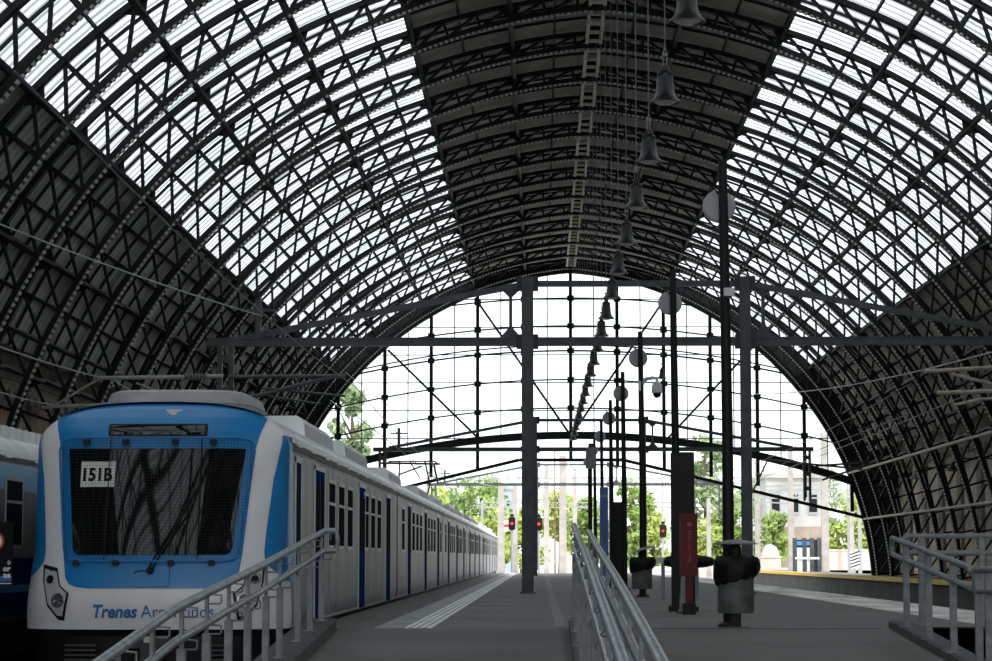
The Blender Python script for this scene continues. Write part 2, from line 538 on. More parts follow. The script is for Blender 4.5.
# ridge ladder frames
lad = None
ztop = ZC + math.sqrt(RO ** 2 - ECC ** 2) - 0.42
for i in range(18):
    yc = (RIB_Y[i] + RIB_Y[i + 1]) / 2
    lab = 'pale ladder frame hanging along the ridge, %s from the glazed end' % ORD[i]
    if lad is None:
        lad = thing('ridge_ladder', lab, 'ladder', (XR, yc, ztop), 'ladder frames along the ridge')
        for sx in (-1, 1):
            MB().bbox(sx * 0.19 - 0.045, sx * 0.19 + 0.045, -1.85, 1.85, -0.05, 0.05).build('stringer', M['lad'], lad)
        for q in range(4):
            yy = -1.65 + 3.3 * q / 3
            MB().bbox(-0.2, 0.2, yy - 0.06, yy + 0.06, -0.04, 0.04).build('rung', M['lad'], lad)
    else:
        dup(lad, (XR, yc, ztop), lab)

# side walls
XWL = XR - 16.3; XWR = XR + 16.3
pl = vp(-1, rs(66), 66); pr = vp(1, rs(66), 66)
mb = MB(); mb.bbox(XWL - 0.4, XWL, Y_START, Y_END, -1.15, 6.6); struct(mb.build('wall_left', M['plaster']), 'tan plastered side wall behind the trains', 'wall')
mb = MB(); mb.bbox(XWR, XWR + 0.4, Y_START, Y_END, -1.15, 6.6); wr = struct(mb.build('wall_right', M['plaster']), 'tan plastered side wall behind the yellow-edged platform', 'wall')
mb = MB(); mb.grid([[(XWL - 0.4, Y_START, 6.6), (XWL - 0.4, Y_END, 6.6)], [(pl.x, Y_START, pl.z), (pl.x, Y_END, pl.z)]]); struct(mb.build('ceiling_eave_left', M['clad']), 'dark sloping eave above the wall behind the trains', 'ceiling')
mb = MB(); mb.grid([[(XWR + 0.4, Y_START, 6.6), (XWR + 0.4, Y_END, 6.6)], [(pr.x, Y_START, pr.z), (pr.x, Y_END, pr.z)]]); struct(mb.build('ceiling_eave_right', M['cladr']), 'dark sloping eave above the wall by the yellow-edged platform', 'ceiling')
for s, xw, nm in ((-1, XWL, 'left'), (1, XWR, 'right')):
    mb = MB()
    mb.bbox(xw - 0.22, xw + 0.22, Y_START, Y_END, 5.75, 5.95); mb.bbox(xw - 0.14, xw + 0.14, Y_START, Y_END, 5.45, 5.75)
    y = 30.0
    while y < Y_END:
        mb.bbox(xw - s * 0.0 - 0.2, xw + 0.2, y, y + 0.3, 5.2, 5.5); y += 0.9
    struct(mb.build('trim_cornice_' + nm, M['corn']), 'stone cornice with dentils along the %s wall top' % nm, 'cornice')
    # pilasters
    o0 = None
    for i, y in enumerate(RIB_Y[:20]):
        if o0 is None:
            mb = MB(); mb.bbox(-0.16, 0.16, -0.45, 0.45, -1.1, 5.2); mb.bbox(-0.2, 0.2, -0.55, 0.55, 4.9, 5.2); mb.bbox(-0.2, 0.2, -0.55, 0.55, -1.1, 0.5)
            o0 = mb.build('trim_pilaster_' + nm, M['corn'])
            o0.location = (xw, y + 2.33, 0)
            struct(o0, 'stone pilaster on the %s wall, first from the glazed end' % nm, 'pilaster')
        else:
            c = dup(o0, (xw, y + 2.33, 0), 'stone pilaster on the %s wall, %s from the glazed end' % (nm, ORD[i]))
# brick panels on the left wall seen over the trains
for i in range(9):
    y = RIB_Y[i + 7] + 2.33 + 0.6
    mb = MB(); mb.bbox(XWL - 0.01, XWL + 0.04, y, y + 3.4, 2.9, 5.1)
    struct(mb.build('trim_brick_panel', M['brick']), 'brown brick panel in the left wall, %s bay from the far end' % ORD[i + 7], 'wall panel')

# pipes along the right hand ribs
for z, x, lab, r in ((2.75, XR + 14.3, 'lower pale pipe running along the ribs above the yellow-edged platform', 0.05), (5.0, XR + 13.6, 'upper pale pipe running along the ribs above the yellow-edged platform', 0.06)):
    mb = MB(); mb.tube([(x, 55, z), (x, 85, z + 0.05), (x, 117, z)], r, 8)
    tag(mb.build('wall_pipe', M['tan'], smooth=True), lab, 'pipe', 'pipes along the right ribs')

# ------------------------------------------------------------------ glazed end screen
t = thing('window_1', 'tall glazed end screen closing the upper arch of the shed', 'window', (0, Y_END, 0), kind='structure')
def zin(x, r=RI):
    q = abs(x - XR) + ECC
    return ZC + math.sqrt(max(0.0, r * r - q * q))
def zarc(x, z0, k=0.0102):
    return z0 - k * (x - XR) ** 2
HB = 6.95
def hb(x): return zarc(x, HB, 0.0118)
mb = MB()
for k in range(-6, 7):
    x = XR + 2.33 * k
    zb = hb(x) - (1.5 if k not in (0,) else 1.2)
    zt = zin(x) + 0.3
    mb2 = MB(); mb2.box((x, 0, (zb + zt) / 2), (0.17, 0.2, zt - zb)); mb2.build('mullion', M['iron'], t)
    x2 = x + 1.165
    if k < 6:
        zt2 = zin(x2) + 0.2; mb.box((x2, 0.05, (hb(x2) + zt2) / 2), (0.055, 0.05, zt2 - hb(x2)))
z = 13.8
while z > 5.9:
    w = math.sqrt(max(0, (RI) ** 2 - (z - ZC) ** 2)) - ECC
    if w > 0.5:
        mb.box((XR, 0.05, z), (2 * w, 0.05, 0.05))
    z -= 1.4
b = mb.build('glazing_bars', M['glbar'], t); b['label'] = 'thin pale grid of glazing bars'
for z0, th, dbl in ((13.85, .07, 0), (12.45, .07, 0), (11.2, .08, 1), (9.75, .07, 0), (8.32, .07, 0)):
    mb = MB(); pts = []
    for i in range(-64, 65):
        x = XR + i * 0.25; zz = zarc(x, z0)
        if zz < zin(x) + 0.15: pts.append((x, -0.02, zz))
    for a, c in zip(pts[:-1], pts[1:]):
        mb.bar(a, c, 0.12, th)
        if dbl: mb.bar((a[0], a[1], a[2] + 0.28 - 0.0008 * (a[0] - XR) ** 2), (c[0], c[1], c[2] + 0.28 - 0.0008 * (c[0] - XR) ** 2), 0.1, th * .8)
    for k in range(-6, 7):
        x = XR + 2.33 * k
        if zarc(x, z0) < zin(x): mb.box((x, -0.05, zarc(x, z0)), (0.34, 0.16, 0.26))
    mb.build('wind_girder', M['iron'], t)
mb = MB(); pts = [(XR + i * 0.5, -0.1, hb(XR + i * 0.5)) for i in range(-29, 30)]
for a, c in zip(pts[:-1], pts[1:]):
    mb.bar(a, c, 0.5, 0.36)
mb.build('main_girder', M['iron'], t)
mb = MB()
for a, c in (((475, 298), (571, 436)), ((664, 300), (571, 436)), ((388, 350), (478, 438)), ((755, 345), (668, 438))):
    mb.bar(at(*a, Y_END - 0.1) - Vector((0, Y_END, 0)), at(*c, Y_END - 0.1) - Vector((0, Y_END, 0)), 0.11)
mb.build('diagonal_brace', M['iron'], t)
mb = MB(); q = [(XR - 15.6, 2.6), (XR - 2.6, 5.72), (XR + 2.6, 5.72), (XR + 15.6, 2.6)]
for a, c in zip(q[:-1], q[1:]): mb.bar((a[0], -0.1, a[1]), (c[0], -0.1, c[1]), 0.12, 0.16)
mb.build('tie_rod', M['iron'], t)
mb = MB(); rows = []
for i in range(-58, 59):
    x = XR + i * 0.25
    rows.append([(x, 0.08, min(hb(x), zin(x) - 0.01)), (x, 0.08, zin(x))])
mb.grid(rows); mb.build('pane', M['pane'], t)
mb = MB()
for s in (-1, 1):
    sweep_arc(mb, s, RI - 0.03, DI, 91, 50, 0.3, 0.42)
mb.build('gable_arch', M['iron'], t)
for s, nm in ((-1, 'left'), (1, 'right')):
    mb = MB(); rows = []
    for i in range(61):
        d = DI + (91 - DI) * i / 60
        a = vp(s, RI + 0.3, d); b = vp(s, rs(d), d) if d < 66 else Vector((XR + s * 16.6, 0, min(6.6, vp(s, rs(d), d).z + 0.9)))
        rows.append([(a.x, Y_END + 0.02, a.z), (b.x, Y_END + 0.02, b.z), (b.x, Y_END + 0.3, b.z), (a.x, Y_END + 0.3, a.z)])
    mb.grid(rows)
    struct(mb.build('wall_gable_' + nm, M['dark']), 'dark end wall filling the gable beside the arch on the %s' % nm, 'wall')

# ------------------------------------------------------------------ ground, platforms, tracks
mb = MB(); mb.grid([[(-40, -40, -1.12), (40, -40, -1.12)], [(-40, 119, -1.12), (40, 119, -1.12)]])
struct(mb.build('floor', M['ballast']), 'dark ballast track bed under the shed', 'floor')
mb = MB(); mb.grid([[(-300, 119, -1.12), (300, 119, -1.12)], [(-300, 900, -1.12), (300, 900, -1.12)]])
struct(mb.build('floor_yard', M['gravel']), 'pale sunlit ground of the yard outside the shed', 'ground')
XPL, XPR = -2.86, 7.0
YR = 28.9     # top of the ramp
def zr(y): return 0.0 if y >= YR else max(-0.78, -0.055 * (YR - y))
mb = MB(); mb.bbox(XPL, XPR, YR, 135, -1.12, 0.0)
struct(mb.build('floor_platform', M['asphalt']), 'grey asphalt island platform between train and right track', 'platform')
mb = MB()
ys = [YR, 14.7, -6]
rows = [[(-2.45, y, zr(y)), (4.3, y, zr(y))] for y in ys]
mb.grid(rows)
mb.bbox(-2.9, -2.45, -6, YR, -1.12, -0.8)
struct(mb.build('floor_ramp', M['asphalt']), 'asphalt ramp sloping down from the platform', 'ramp')
mb = MB(); mb.bbox(6.0, 7.0, 5, YR, -1.12, 0.0); struct(mb.build('floor_platform_edge', M['asphalt']), 'platform strip beside the dark pit', 'platform')
mb = MB(); mb.bbox(5.62, 6.98, 5, 135, 0.0, 0.006); struct(mb.build('trim_sunlit_paving', M['edge']), 'paving band with painted sunlight along the right edge of the island platform', 'paving')  # band coloured near white to stand in for sun on the platform edge
mb = MB()
mb.bbox(-2.03, -1.68, YR + 0.1, 134, 0, 0.006)
struct(mb.build('trim_tactile_base', M['tactileg']), 'grey tactile paving band beside the train', 'paving')
mb = MB()
for x in (-1.63, -1.54, -1.45, -1.36):
    mb.bbox(x - 0.028, x + 0.028, YR + 0.1, 134, 0, 0.008)
struct(mb.build('trim_tactile_lines', M['tactile']), 'white ribbed tactile lines beside the train', 'paving')
mb = MB(); mb.bbox(-1.68, -1.32, YR + 0.1, 134, 0, 0.004)
struct(mb.build('trim_tactile_bed', M['tactileg']), 'grey bed under the white tactile lines', 'paving')
mb = MB(); mb.bbox(0.17, 0.31, 29.5, 134, 0, 0.005)
struct(mb.build('trim_joint', M['joint']), 'narrow pale paving strip along the middle of the platform', 'paving')
mb = MB()
y = 33.0
while y < 130:
    mb.bbox(-1.1, 0.05, y, y + 0.05, 0, 0.003); mb.bbox(0.6, 5.5, y + 1.3, y + 1.36, 0, 0.003); y += 4.66
struct(mb.build('trim_floor_joints', M['joint']), 'thin pale joints across the platform asphalt', 'paving')
# far right platform
mb = MB(); mb.bbox(13.8, XWR, -30, 172, -1.12, 0.0)
struct(mb.build('floor_far_platform', M['asphalt']), 'far right platform against the plastered wall', 'platform')
mb = MB(); mb.bbox(13.62, 14.15, -30, 172, 0.0, 0.09); mb.bbox(13.62, 13.80, -30, 172, -0.06, 0.0)
struct(mb.build('trim_yellow_edge', M['yellow']), 'yellow painted edge of the far right platform', 'platform edge')
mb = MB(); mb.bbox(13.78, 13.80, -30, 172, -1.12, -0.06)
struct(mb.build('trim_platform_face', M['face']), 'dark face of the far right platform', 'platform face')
# a pale box on the platform face
p = at(887, 585, 65)
tag(MB().box((13.72, 68, -0.25), (0.12, 0.6, 0.5)).build('junction_box', M['tan']), 'small pale box on the dark far platform face', 'box')
# rails
for x, lab in ((-5.34, 'outer rail of the track under the blue train'), (-3.66, 'platform side rail of the track under the blue train'), (8.0, 'first rail of the empty track beside the island platform'), (9.68, 'second rail of the empty track beside the island platform'), (11.2, 'third rail, towards the yellow platform edge'), (12.88, 'fourth rail, nearest the yellow platform edge')):
    mb = MB(); mb.bbox(x - 0.035, x + 0.035, -20, 200, -1.12, -0.96); mb.bbox(x - 0.07, x + 0.07, -20, 200, -1.12, -1.08)
    tag(mb.build('track_rail', M['steelrail']), 'steel running rail, ' + lab, 'rail', 'track rails')
# drain grate
t = thing('drain_grate', 'perforated drain grate across the platform at the ramp top', 'drain grate', (0, 29.1, 0))
MB().bbox(0.8, 4.1, -0.13, 0.13, 0, 0.006).build('frame', M['curb'], t)
mb = MB()
for i in range(64):
    for j in range(3):
        mb.bbox(0.84 + i * 0.05, 0.865 + i * 0.05, -0.09 + j * 0.065, -0.05 + j * 0.065, 0.006, 0.008)
mb.build('hole_pattern', M['galvpost'], t)

# ------------------------------------------------------------------ trains
XT = -4.5; HWT = 1.5; YB = 28.5; NEXP = 3.0
DT = [(-0.2, .86), (0.03, 1.0), (.3, 1.06), (.55, 1.04), (.88, .98), (2.12, .68), (2.35, .60), (2.5, .50), (2.6, .38), (2.66, .26), (2.7, .10)]
def lerp(T, z):
    if z <= T[0][0]: return T[0][1]
    for (a, va), (b, vb) in zip(T[:-1], T[1:]):
        if z <= b: return va + (vb - va) * (z - a) / (b - a)
    return T[-1][1]
def hwz(z):
    if z < 0.25: return HWT - 0.04 * ((0.25 - z) / 0.25) ** 2
    if z < 2.12: return HWT
    q = min(1.0, (z - 2.12) / 0.58)
    return HWT * (1 - q ** 2.6) ** (1 / 2.6)
def hwn(z, t):
    b = 0.085 * max(0.0, min(1.0, (0.95 - z) / 0.6))
    return hwz(max(z, 0.25)) + b * (1 - abs(t) ** 16) if z < 1 else hwz(z)
def nose_t(t, z):
    a = t * PI / 2
    x = hwn(z, t) * math.copysign(abs(math.sin(a)) ** (2 / NEXP), t)
    return Vector((x, -lerp(DT, z) * abs(math.cos(a)) ** (2 / NEXP), z))
def t_of_x(x, z):
    h = hwn(z, 0.7); q = min(1.0, abs(x) / max(h, 1e-6))
    return math.copysign(math.asin(min(1, q ** (NEXP / 2))) / (PI / 2), x)
def nose(x, z, off=0.0):
    t = t_of_x(x, z)
    return nose_o(t, z, off)
def nose_o(t, z, off):
    p = nose_t(t, z)
    if off:
        e1 = 0.02
        t1, t2 = max(-1, t - e1), min(1, t + e1)
        du = nose_t(t2, z) - nose_t(t1, z); dv = nose_t(t, min(2.69, z + 0.02)) - nose_t(t, z - 0.02)
        n = du.cross(dv)
        if n.length > 1e-9:
            n.normalize()
            if n.y > 0.05 or (abs(n.y) <= 0.05 and n.x * p.x < 0): n = -n
            p = p + n * off
    return p
def patch(mb, rows, nx, off, mirror=False):
    """rows: (z, xl, xr) on the nose; thin shell laid on the surface"""
    g = []
    for z, xl, xr in rows:
        g.append([nose(xl + (xr - xl) * i / nx, z, off) for i in range(nx + 1)])
    mb.grid(g)
def dense(rows, n):
    out = []
    for (z0, a0, b0), (z1, a1, b1) in zip(rows[:-1], rows[1:]):
        for i in range(n):
            k = i / n; out.append((z0 + (z1 - z0) * k, a0 + (a1 - a0) * k, b0 + (b1 - b0) * k))
    out.append(rows[-1]); return out
def section(n=14):
    pts = []
    zs = [0.0, 0.12, 0.25, 0.8, 1.4, 2.0, 2.12]
    right = [(hwz(z), z) for z in zs]
    for i in range(1, n + 1):
        a = PI / 2 * i / n
        right.append((HWT * math.cos(a) ** (2 / 2.6), 2.12 + 0.58 * math.sin(a) ** (2 / 2.6)))
    return right
def car_shell(y0, y1, parent, ztrans=2.25, name='body'):
    sec = section()
    low = [p for p in sec if p[1] <= ztrans]; hi = [p for p in sec if p[1] >= ztrans - 0.15]
    mb = MB()
    for s in (-1, 1):
        ny = 8
        mb.grid([[(s * x, y0 + (y1 - y0) * i / ny, z) for i in range(ny + 1)] for x, z in low])
    full = [(x, z) for x, z in low]
    mb.build(name, M['inox'], parent, smooth=True)
    mb = MB()
    arc = [(x, z) for x, z in hi] + [(-x, z) for x, z in reversed(hi)]
    mb.grid([[(x, y0, z), (x, (y0 + y1) / 2, z), (x, y1, z)] for x, z in arc])
    # end wall
    mb.build('roof', M['roofm'], parent, smooth=True)
    mb = MB()
    poly = [(x, z) for x, z in sec] + [(-x, z) for x, z in reversed(sec)]
    for y in (y0 + 0.06, y1 - 0.06):
        mb.add([(x * 0.985, y, z) for x, z in poly], [tuple(range(len(poly)))])
    mb.build('end_wall', M['dark'], parent)
    mb = MB(); mb.bbox(-1.42, 1.42, y0, y1, -0.45, 0.02)
    for k in range(5):
        yy = y0 + 1.6 + (y1 - y0 - 4) * k / 4
        mb.bbox(-1.3, 1.3, yy, yy + 2.0, -0.95, -0.4)
    mb.build('underframe', M['black'], parent)
def gutter(y0, y1, parent):
    mb = MB()
    for s in (-1, 1):
        mb.bar((s * 1.47, y0, 2.27), (s * 1.47, y1, 2.27), 0.09, 0.07)
        y = y0 + 0.6
        while y < y1 - 0.5:
            mb.bar((s * 1.50, y, 2.235), (s * 1.50, y + 0.35, 2.235), 0.05, 0.05); y += 1.9
    o = mb.build('gutter', M['gut'], parent); o['label'] = 'pale rain gutter along the roof edge'
    mb = MB()
    for s in (-1, 1): mb.bar((s * 1.492, y0, 2.19), (s * 1.492, y1, 2.19), 0.03, 0.06)
    mb.build('shadow_joint', M['dark'], parent)
def add_door(y0, y1, parent, sides=(1, -1)):
    for s in sides:
        xs = s * (HWT + 0.003)
        mb = MB(); mb.bbox(xs - 0.006, xs + 0.006, y0, y1, 0.03, 2.02)
        d = mb.build('door', M['navy'], parent); d['label'] = 'dark navy sliding door'
        mb = MB(); xs2 = s * (HWT + 0.004)
        for a, b_ in ((y0 - 0.06, y0), (y1, y1 + 0.06)): mb.bbox(xs2 - 0.01, xs2 + 0.01, a, b_, 0.03, 2.08)
        mb.bbox(xs2 - 0.01, xs2 + 0.01, y0 - 0.06, y1 + 0.06, 2.02, 2.09)
        mb.build('door_frame', M['wframe'], d)
        mb = MB(); ym = (y0 + y1) / 2; xs3 = s * (HWT + 0.007)
        for a in (y0 + 0.12, ym + 0.08): mb.bbox(xs3 - 0.006, xs3 + 0.006, a, a + (y1 - y0) / 2 - 0.2, 0.95, 1.85)
        mb.build('door_window', M['wing'], d)
        mb = MB(); mb.bbox(xs3 - 0.006, xs3 + 0.006, ym - 0.012, ym + 0.012, 0.03, 2.02)
        mb.build('door_seam', M['black'], d)
def add_window(y0, y1, parent, sides=(1, -1)):
    for s in sides:
        xs = s * (HWT + 0.002)
        mb = MB()
        z0, z1 = 0.98, 1.96
        mb.bbox(xs - 0.008, xs + 0.008, y0, y1, z0, z0 + 0.05); mb.bbox(xs - 0.008, xs + 0.008, y0, y1, z1 - 0.05, z1)
        mb.bbox(xs - 0.008, xs + 0.008, y0, y0 + 0.05, z0, z1); mb.bbox(xs - 0.008, xs + 0.008, y1 - 0.05, y1, z0, z1)
        mb.bbox(xs - 0.008, xs + 0.008, y0, y1, 1.60, 1.64)
        w = mb.build('window_frame', M['wframe'], parent)
        MB().bbox(xs - 0.004, xs + 0.004, y0 + 0.05, y1 - 0.05, z0 + 0.05, 1.60).build('pane', M['wing'], w)
        MB().bbox(xs - 0.004, xs + 0.004, y0 + 0.05, y1 - 0.05, 1.64, z1 - 0.05).build('vent_pane', M['wing'], w)
def roof_unit(y0, y1, parent, hw=1.2, z1=2.85, m=None):
    mb = MB()
    poly = [(-hw, 2.38), (hw, 2.38), (hw - 0.05, z1 - 0.08), (hw - 0.14, z1), (-hw + 0.14, z1), (-hw + 0.05, z1 - 0.08)]
    mb.prism(poly, y0, y1)
    u = mb.build('roof_unit', m or M['roofm'], parent)
    for s in (-1, 1):
        mb = MB(); y = y0 + 0.15; rows = []
        while y < y1 - 0.2:
            for yy, dx in ((y, -0.02), (y + 0.02, 0.015), (y + 0.09, 0.015), (y + 0.11, -0.02)):
                rows.append([(s * (hw + dx), yy, z1 - 0.42), (s * (hw - 0.03 + dx), yy, z1 - 0.12)])
            y += 0.17
        mb.grid(rows); mb.build('louvre', M['wframe'], u)
    return u
def add_seams(ys, parent):
    mb = MB()
    for y in ys:
        for s in (-1, 1): mb.bbox(s * HWT - 0.003, s * HWT + 0.003, y - 0.012, y + 0.012, 0.02, 2.15)
    mb.build('panel_seams', M['shroud'], parent)
def stripe_low(y0, y1, parent):
    mb = MB()
    for s in (-1, 1): mb.bbox(s * HWT - 0.004, s * HWT + 0.004, y0, y1, 0.02, 0.06)
    mb.build('sill_plate', M['shroud'], parent)

# ---- leading car
T1 = thing('train_car', 'leading blue and white cab car of the silver train at the platform', 'train car', (XT, YB, 0), 'cars of the silver train')
Y1 = 49.6 - YB
car_shell(0.0, Y1, T1); gutter(0.15, Y1, T1); stripe_low(0.1, Y1, T1)
def ds(px): return 3.0 * FPX / (541 - px) - YB
for a in (ds(315), ds(359), ds(386)):
    add_door(a, a + 1.35, T1)
add_door(ds(296) - 0.05, ds(296) + 0.55, T1)
for a, n in ((ds(328.5), 3), (ds(364), 3)):
    for k in range(n): add_window(a + 1.62 * k, a + 1.62 * k + 1.15, T1)
add_seams([0.75, 5.2, 12.9, 20.2], T1)
# nose
mb = MB(); rows = []
zs = [0.03, 0.035, 0.06, 0.12, 0.25, 0.4, 0.55, 0.7, 0.9, 1.2, 1.5, 1.8, 2.0, 2.12, 2.2, 2.28, 2.36, 2.44, 2.5, 2.55, 2.6, 2.63, 2.66, 2.68, 2.695, 2.6999]
for z in zs: rows.append([nose_t(-1 + 2 * i / 64, z) for i in range(65)])
mb.grid(rows)
mb.add([nose_t(-1 + 2 * i / 64, 0.03) for i in range(65)], [tuple(range(65))])
mb.build('nose', M['white'], T1, smooth=True)
# blue front panel
mb = MB()
rows = dense([(0.50, -0.72, 0.72), (0.515, -0.86, 0.86), (0.55, -0.955, 0.955), (0.62, -1.0, 1.0), (0.9, -1.04, 1.04), (1.5, -1.09, 1.09), (2.1, -1.14, 1.14), (2.3, -1.19, 1.19), (2.42, -1.23, 1.23)] + [(z, -0.97 * hwz(z), 0.97 * hwz(z)) for z in (2.5, 2.56, 2.6, 2.63, 2.66, 2.68, 2.692)], 4)
patch(mb, rows, 36, 0.006)
mb.build('front_panel', M['blue'], T1, smooth=True)['label'] = 'bright blue front panel'
# blue roof behind the front panel
mb = MB()
arc = []
for i in range(21):
    x = -1.2 + 2.4 * i / 20
    z = 2.12 + 0.58 * (1 - (abs(x) / HWT) ** 2.6) ** (1 / 2.6)
    arc.append((x, z + 0.006))
mb.grid([[(x, -0.25, z), (x, 0.6, z)] for x, z in arc])
mb.build('roof_front', M['blue'], T1, smooth=True)['label'] = 'blue roof strip above the cab'
# blue side patches
for s in (-1, 1):
    mb = MB(); g = []
    for i in range(25):
        z = 0.52 + (2.30 - 0.52) * i / 24
        k = i / 24
        t0 = lerp([(0.85, .565), (1.17, .588), (1.77, .651), (2.1, .73), (2.35, .83)], z)
        if z < 0.85: t0 += (1 - t0) * ((0.85 - z) / 0.33) ** 2
        row = [nose_o(s * (t0 + (1 - t0) * j / 10), z, 0.006) for j in range(11)]
        row.append(Vector((s * (HWT + 0.006), 0.02 + 0.42 * (1 - 0.8 * k), z)))
        g.append(row)
    mb.grid(g)
    mb.build('side_panel', M['blue'], T1, smooth=True)['label'] = 'blue side panel behind the white pillar'
# windscreen + guard
mb = MB(); WS = dense([(0.885, -0.86, 0.86), (0.91, -0.90, 0.90), (0.96, -0.925, 0.925), (2.10, -1.035, 1.035), (2.125, -1.03, 1.03)], 10)
patch(mb, WS, 30, 0.014)
ws = mb.build('windscreen', M['glass'], T1, smooth=True); ws['label'] = 'black reflecting windscreen'
FR = [(0.80, -0.80), (0.815, -0.92), (0.86, -0.985), (0.95, -1.005), (1.6, -1.075), (2.08, -1.125), (2.17, -1.11), (2.215, -1.05), (2.23, -0.94)]
loop = [(x, z) for z, x in FR] + [(-x, z) for z, x in reversed(FR)]
def dense_loop(lp, closed=True):
    out = []
    n = len(lp)
    for i in range(n if closed else n - 1):
        a, b_ = lp[i], lp[(i + 1) % n]
        L = math.hypot(a[0] - b_[0], a[1] - b_[1]); k = max(1, int(L / 0.08))
        for j in range(k): out.append((a[0] + (b_[0] - a[0]) * j / k, a[1] + (b_[1] - a[1]) * j / k))
    if not closed: out.append(lp[-1])
    return out
pts = [nose(x, z, 0.07) for x, z in dense_loop(loop)]
guard = MB().tube(pts + [pts[0]], 0.012, 6).build('guard_frame', M['logoblue'], T1, smooth=True)
mb = MB()
def gx(z):  # half width of the guard at height z
    best = [(z0, -x0) for z0, x0 in FR]
    return lerp(best, z)
x = -1.08
while x < 1.09:
    zz = [z for z in [0.805 + 0.0712 * i for i in range(21)] if gx(z) >= abs(x)]
    if len(zz) > 1: mb.tube([nose(x, z, 0.07) for z in zz], 0.0016, 3, False)
    x += 0.036
z = 0.83
while z < 2.22:
    w = gx(z); mb.tube([nose(-w + 2 * w * i / 20, z, 0.07) for i in range(21)], 0.0016, 3, False); z += 0.036
mb.build('mesh', M['black'], guard)['label'] = 'fine black wire mesh'
mb = MB()
for x in (-0.53, 0.53): mb.tube([nose(x, 0.80 + 1.43 * i / 10, 0.072) for i in range(11)], 0.006, 5)
mb.build('upright', M['black'], guard)
for x, z in ((-0.82, 2.19), (-0.36, 2.19), (0.22, 2.19), (0.66, 2.19), (-0.86, 0.79), (-0.40, 0.79), (0.24, 0.79), (0.70, 0.79)):
    p = nose(x, z, 0.04); MB().box((p.x, p.y, p.z), (0.07, 0.09, 0.06)).build('clip', M['black'], guard)
# route display
mb = MB(); rows = dense([(2.27, -0.57, 0.57), (2.29, -0.585, 0.585), (2.40, -0.585, 0.585), (2.42, -0.57, 0.57)], 4)
patch(mb, rows, 20, 0.010); d = mb.build('route_display', M['black'], T1, smooth=True)
mb = MB(); patch(mb, dense([(2.29, -0.55, 0.55), (2.40, -0.55, 0.55)], 4), 20, 0.013); mb.build('display_glass', M['glass'], d, smooth=True)
# chipped paint and hatch outline, wiper
mb = MB(); rows = [(2.525, 0.14, 0.17), (2.545, 0.10, 0.20), (2.565, 0.09, 0.19), (2.58, 0.06, 0.26), (2.595, 0.06, 0.24)]
patch(mb, rows, 6, 0.010); mb.build('paint_chip', M['dirtyg'], T1)['label'] = 'pale chipped patch in the blue paint'
mb = MB(); pts = [nose(x, z, 0.007) for x, z in dense_loop([(-0.24, 0.52), (0.20, 0.52), (0.22, 0.55), (0.22, 0.74), (0.20, 0.77), (-0.24, 0.77), (-0.26, 0.74), (-0.26, 0.55)])]
mb.tube(pts + [pts[0]], 0.005, 4); mb.build('hatch', M['logoblue'], T1)
p0 = nose(0.0, 0.70, 0.05)
mb = MB(); mb.lathe([(0.035, -0.04), (0.045, 0), (0.03, 0.05)], (p0.x, p0.y, p0.z), 10, Matrix.Rotation(R_(90), 3, 'X'))
w = mb.build('wiper', M['black'], T1)
mb = MB()
for a in (0.0, 0.05):
    mb.tube([nose(-0.03 + a, 0.70, 0.06), nose(0.10 + a, 0.95, 0.05), nose(0.33 + a * 1.5, 1.35, 0.03)], 0.010, 5)
mb.tube([nose(0.18, 1.02, 0.03), nose(0.48, 1.62, 0.028)], 0.014, 5)
mb.build('wiper_arm', M['black'], w)
mb = MB(); mb.tube([nose(0.02, 0.69, 0.03), nose(-0.10, 0.70, 0.03), nose(-0.17, 0.69, 0.03), nose(-0.19, 0.67, 0.02)], 0.006, 5)
mb.build('washer_hose', M['black'], w)
# number card
mb = MB(); patch(mb, dense([(1.67, -0.875, -0.47), (1.97, -0.875, -0.47)], 4), 6, 0.018)
cd = mb.build('number_card', M['paper'], T1); cd['label'] = 'white train number card behind the windscreen'
def nose_text(name, s, size, x0, x1, z0, off, m, parent, **kw):
    me = text_mesh(s, size, extrude=0.0, **kw)
    xs = [v.co.x for v in me.vertices]; k = (x1 - x0) / (max(xs) - min(xs)); xm = min(xs)
    for v in me.vertices:
        p = nose(x0 + (v.co.x - xm) * k, z0 + v.co.y, off); v.co = p
    me.materials.clear(); me.materials.append(m)
    o = bpy.data.objects.new(name, me); C.objects.link(o); o.parent = parent
    return o
nose_text('lettering', '151B', 0.21, -0.845, -0.50, 1.745, 0.0215, M['ink'], cd, bold=0.008)
# interior line seen through the glass
# logo lettering
lg = nose_text('lettering', 'Trenes', 0.205, -0.655, -0.14, 0.17, 0.009, M['logoblue'], T1, shear=0.22, bold=0.0065)
lg['label'] = 'bold blue italic word Trenes'
lg = nose_text('lettering', 'Argentinos', 0.205, -0.10, 0.74, 0.17, 0.009, M['logoblue'], T1, shear=0.0)
lg['label'] = 'thin blue word Argentinos'
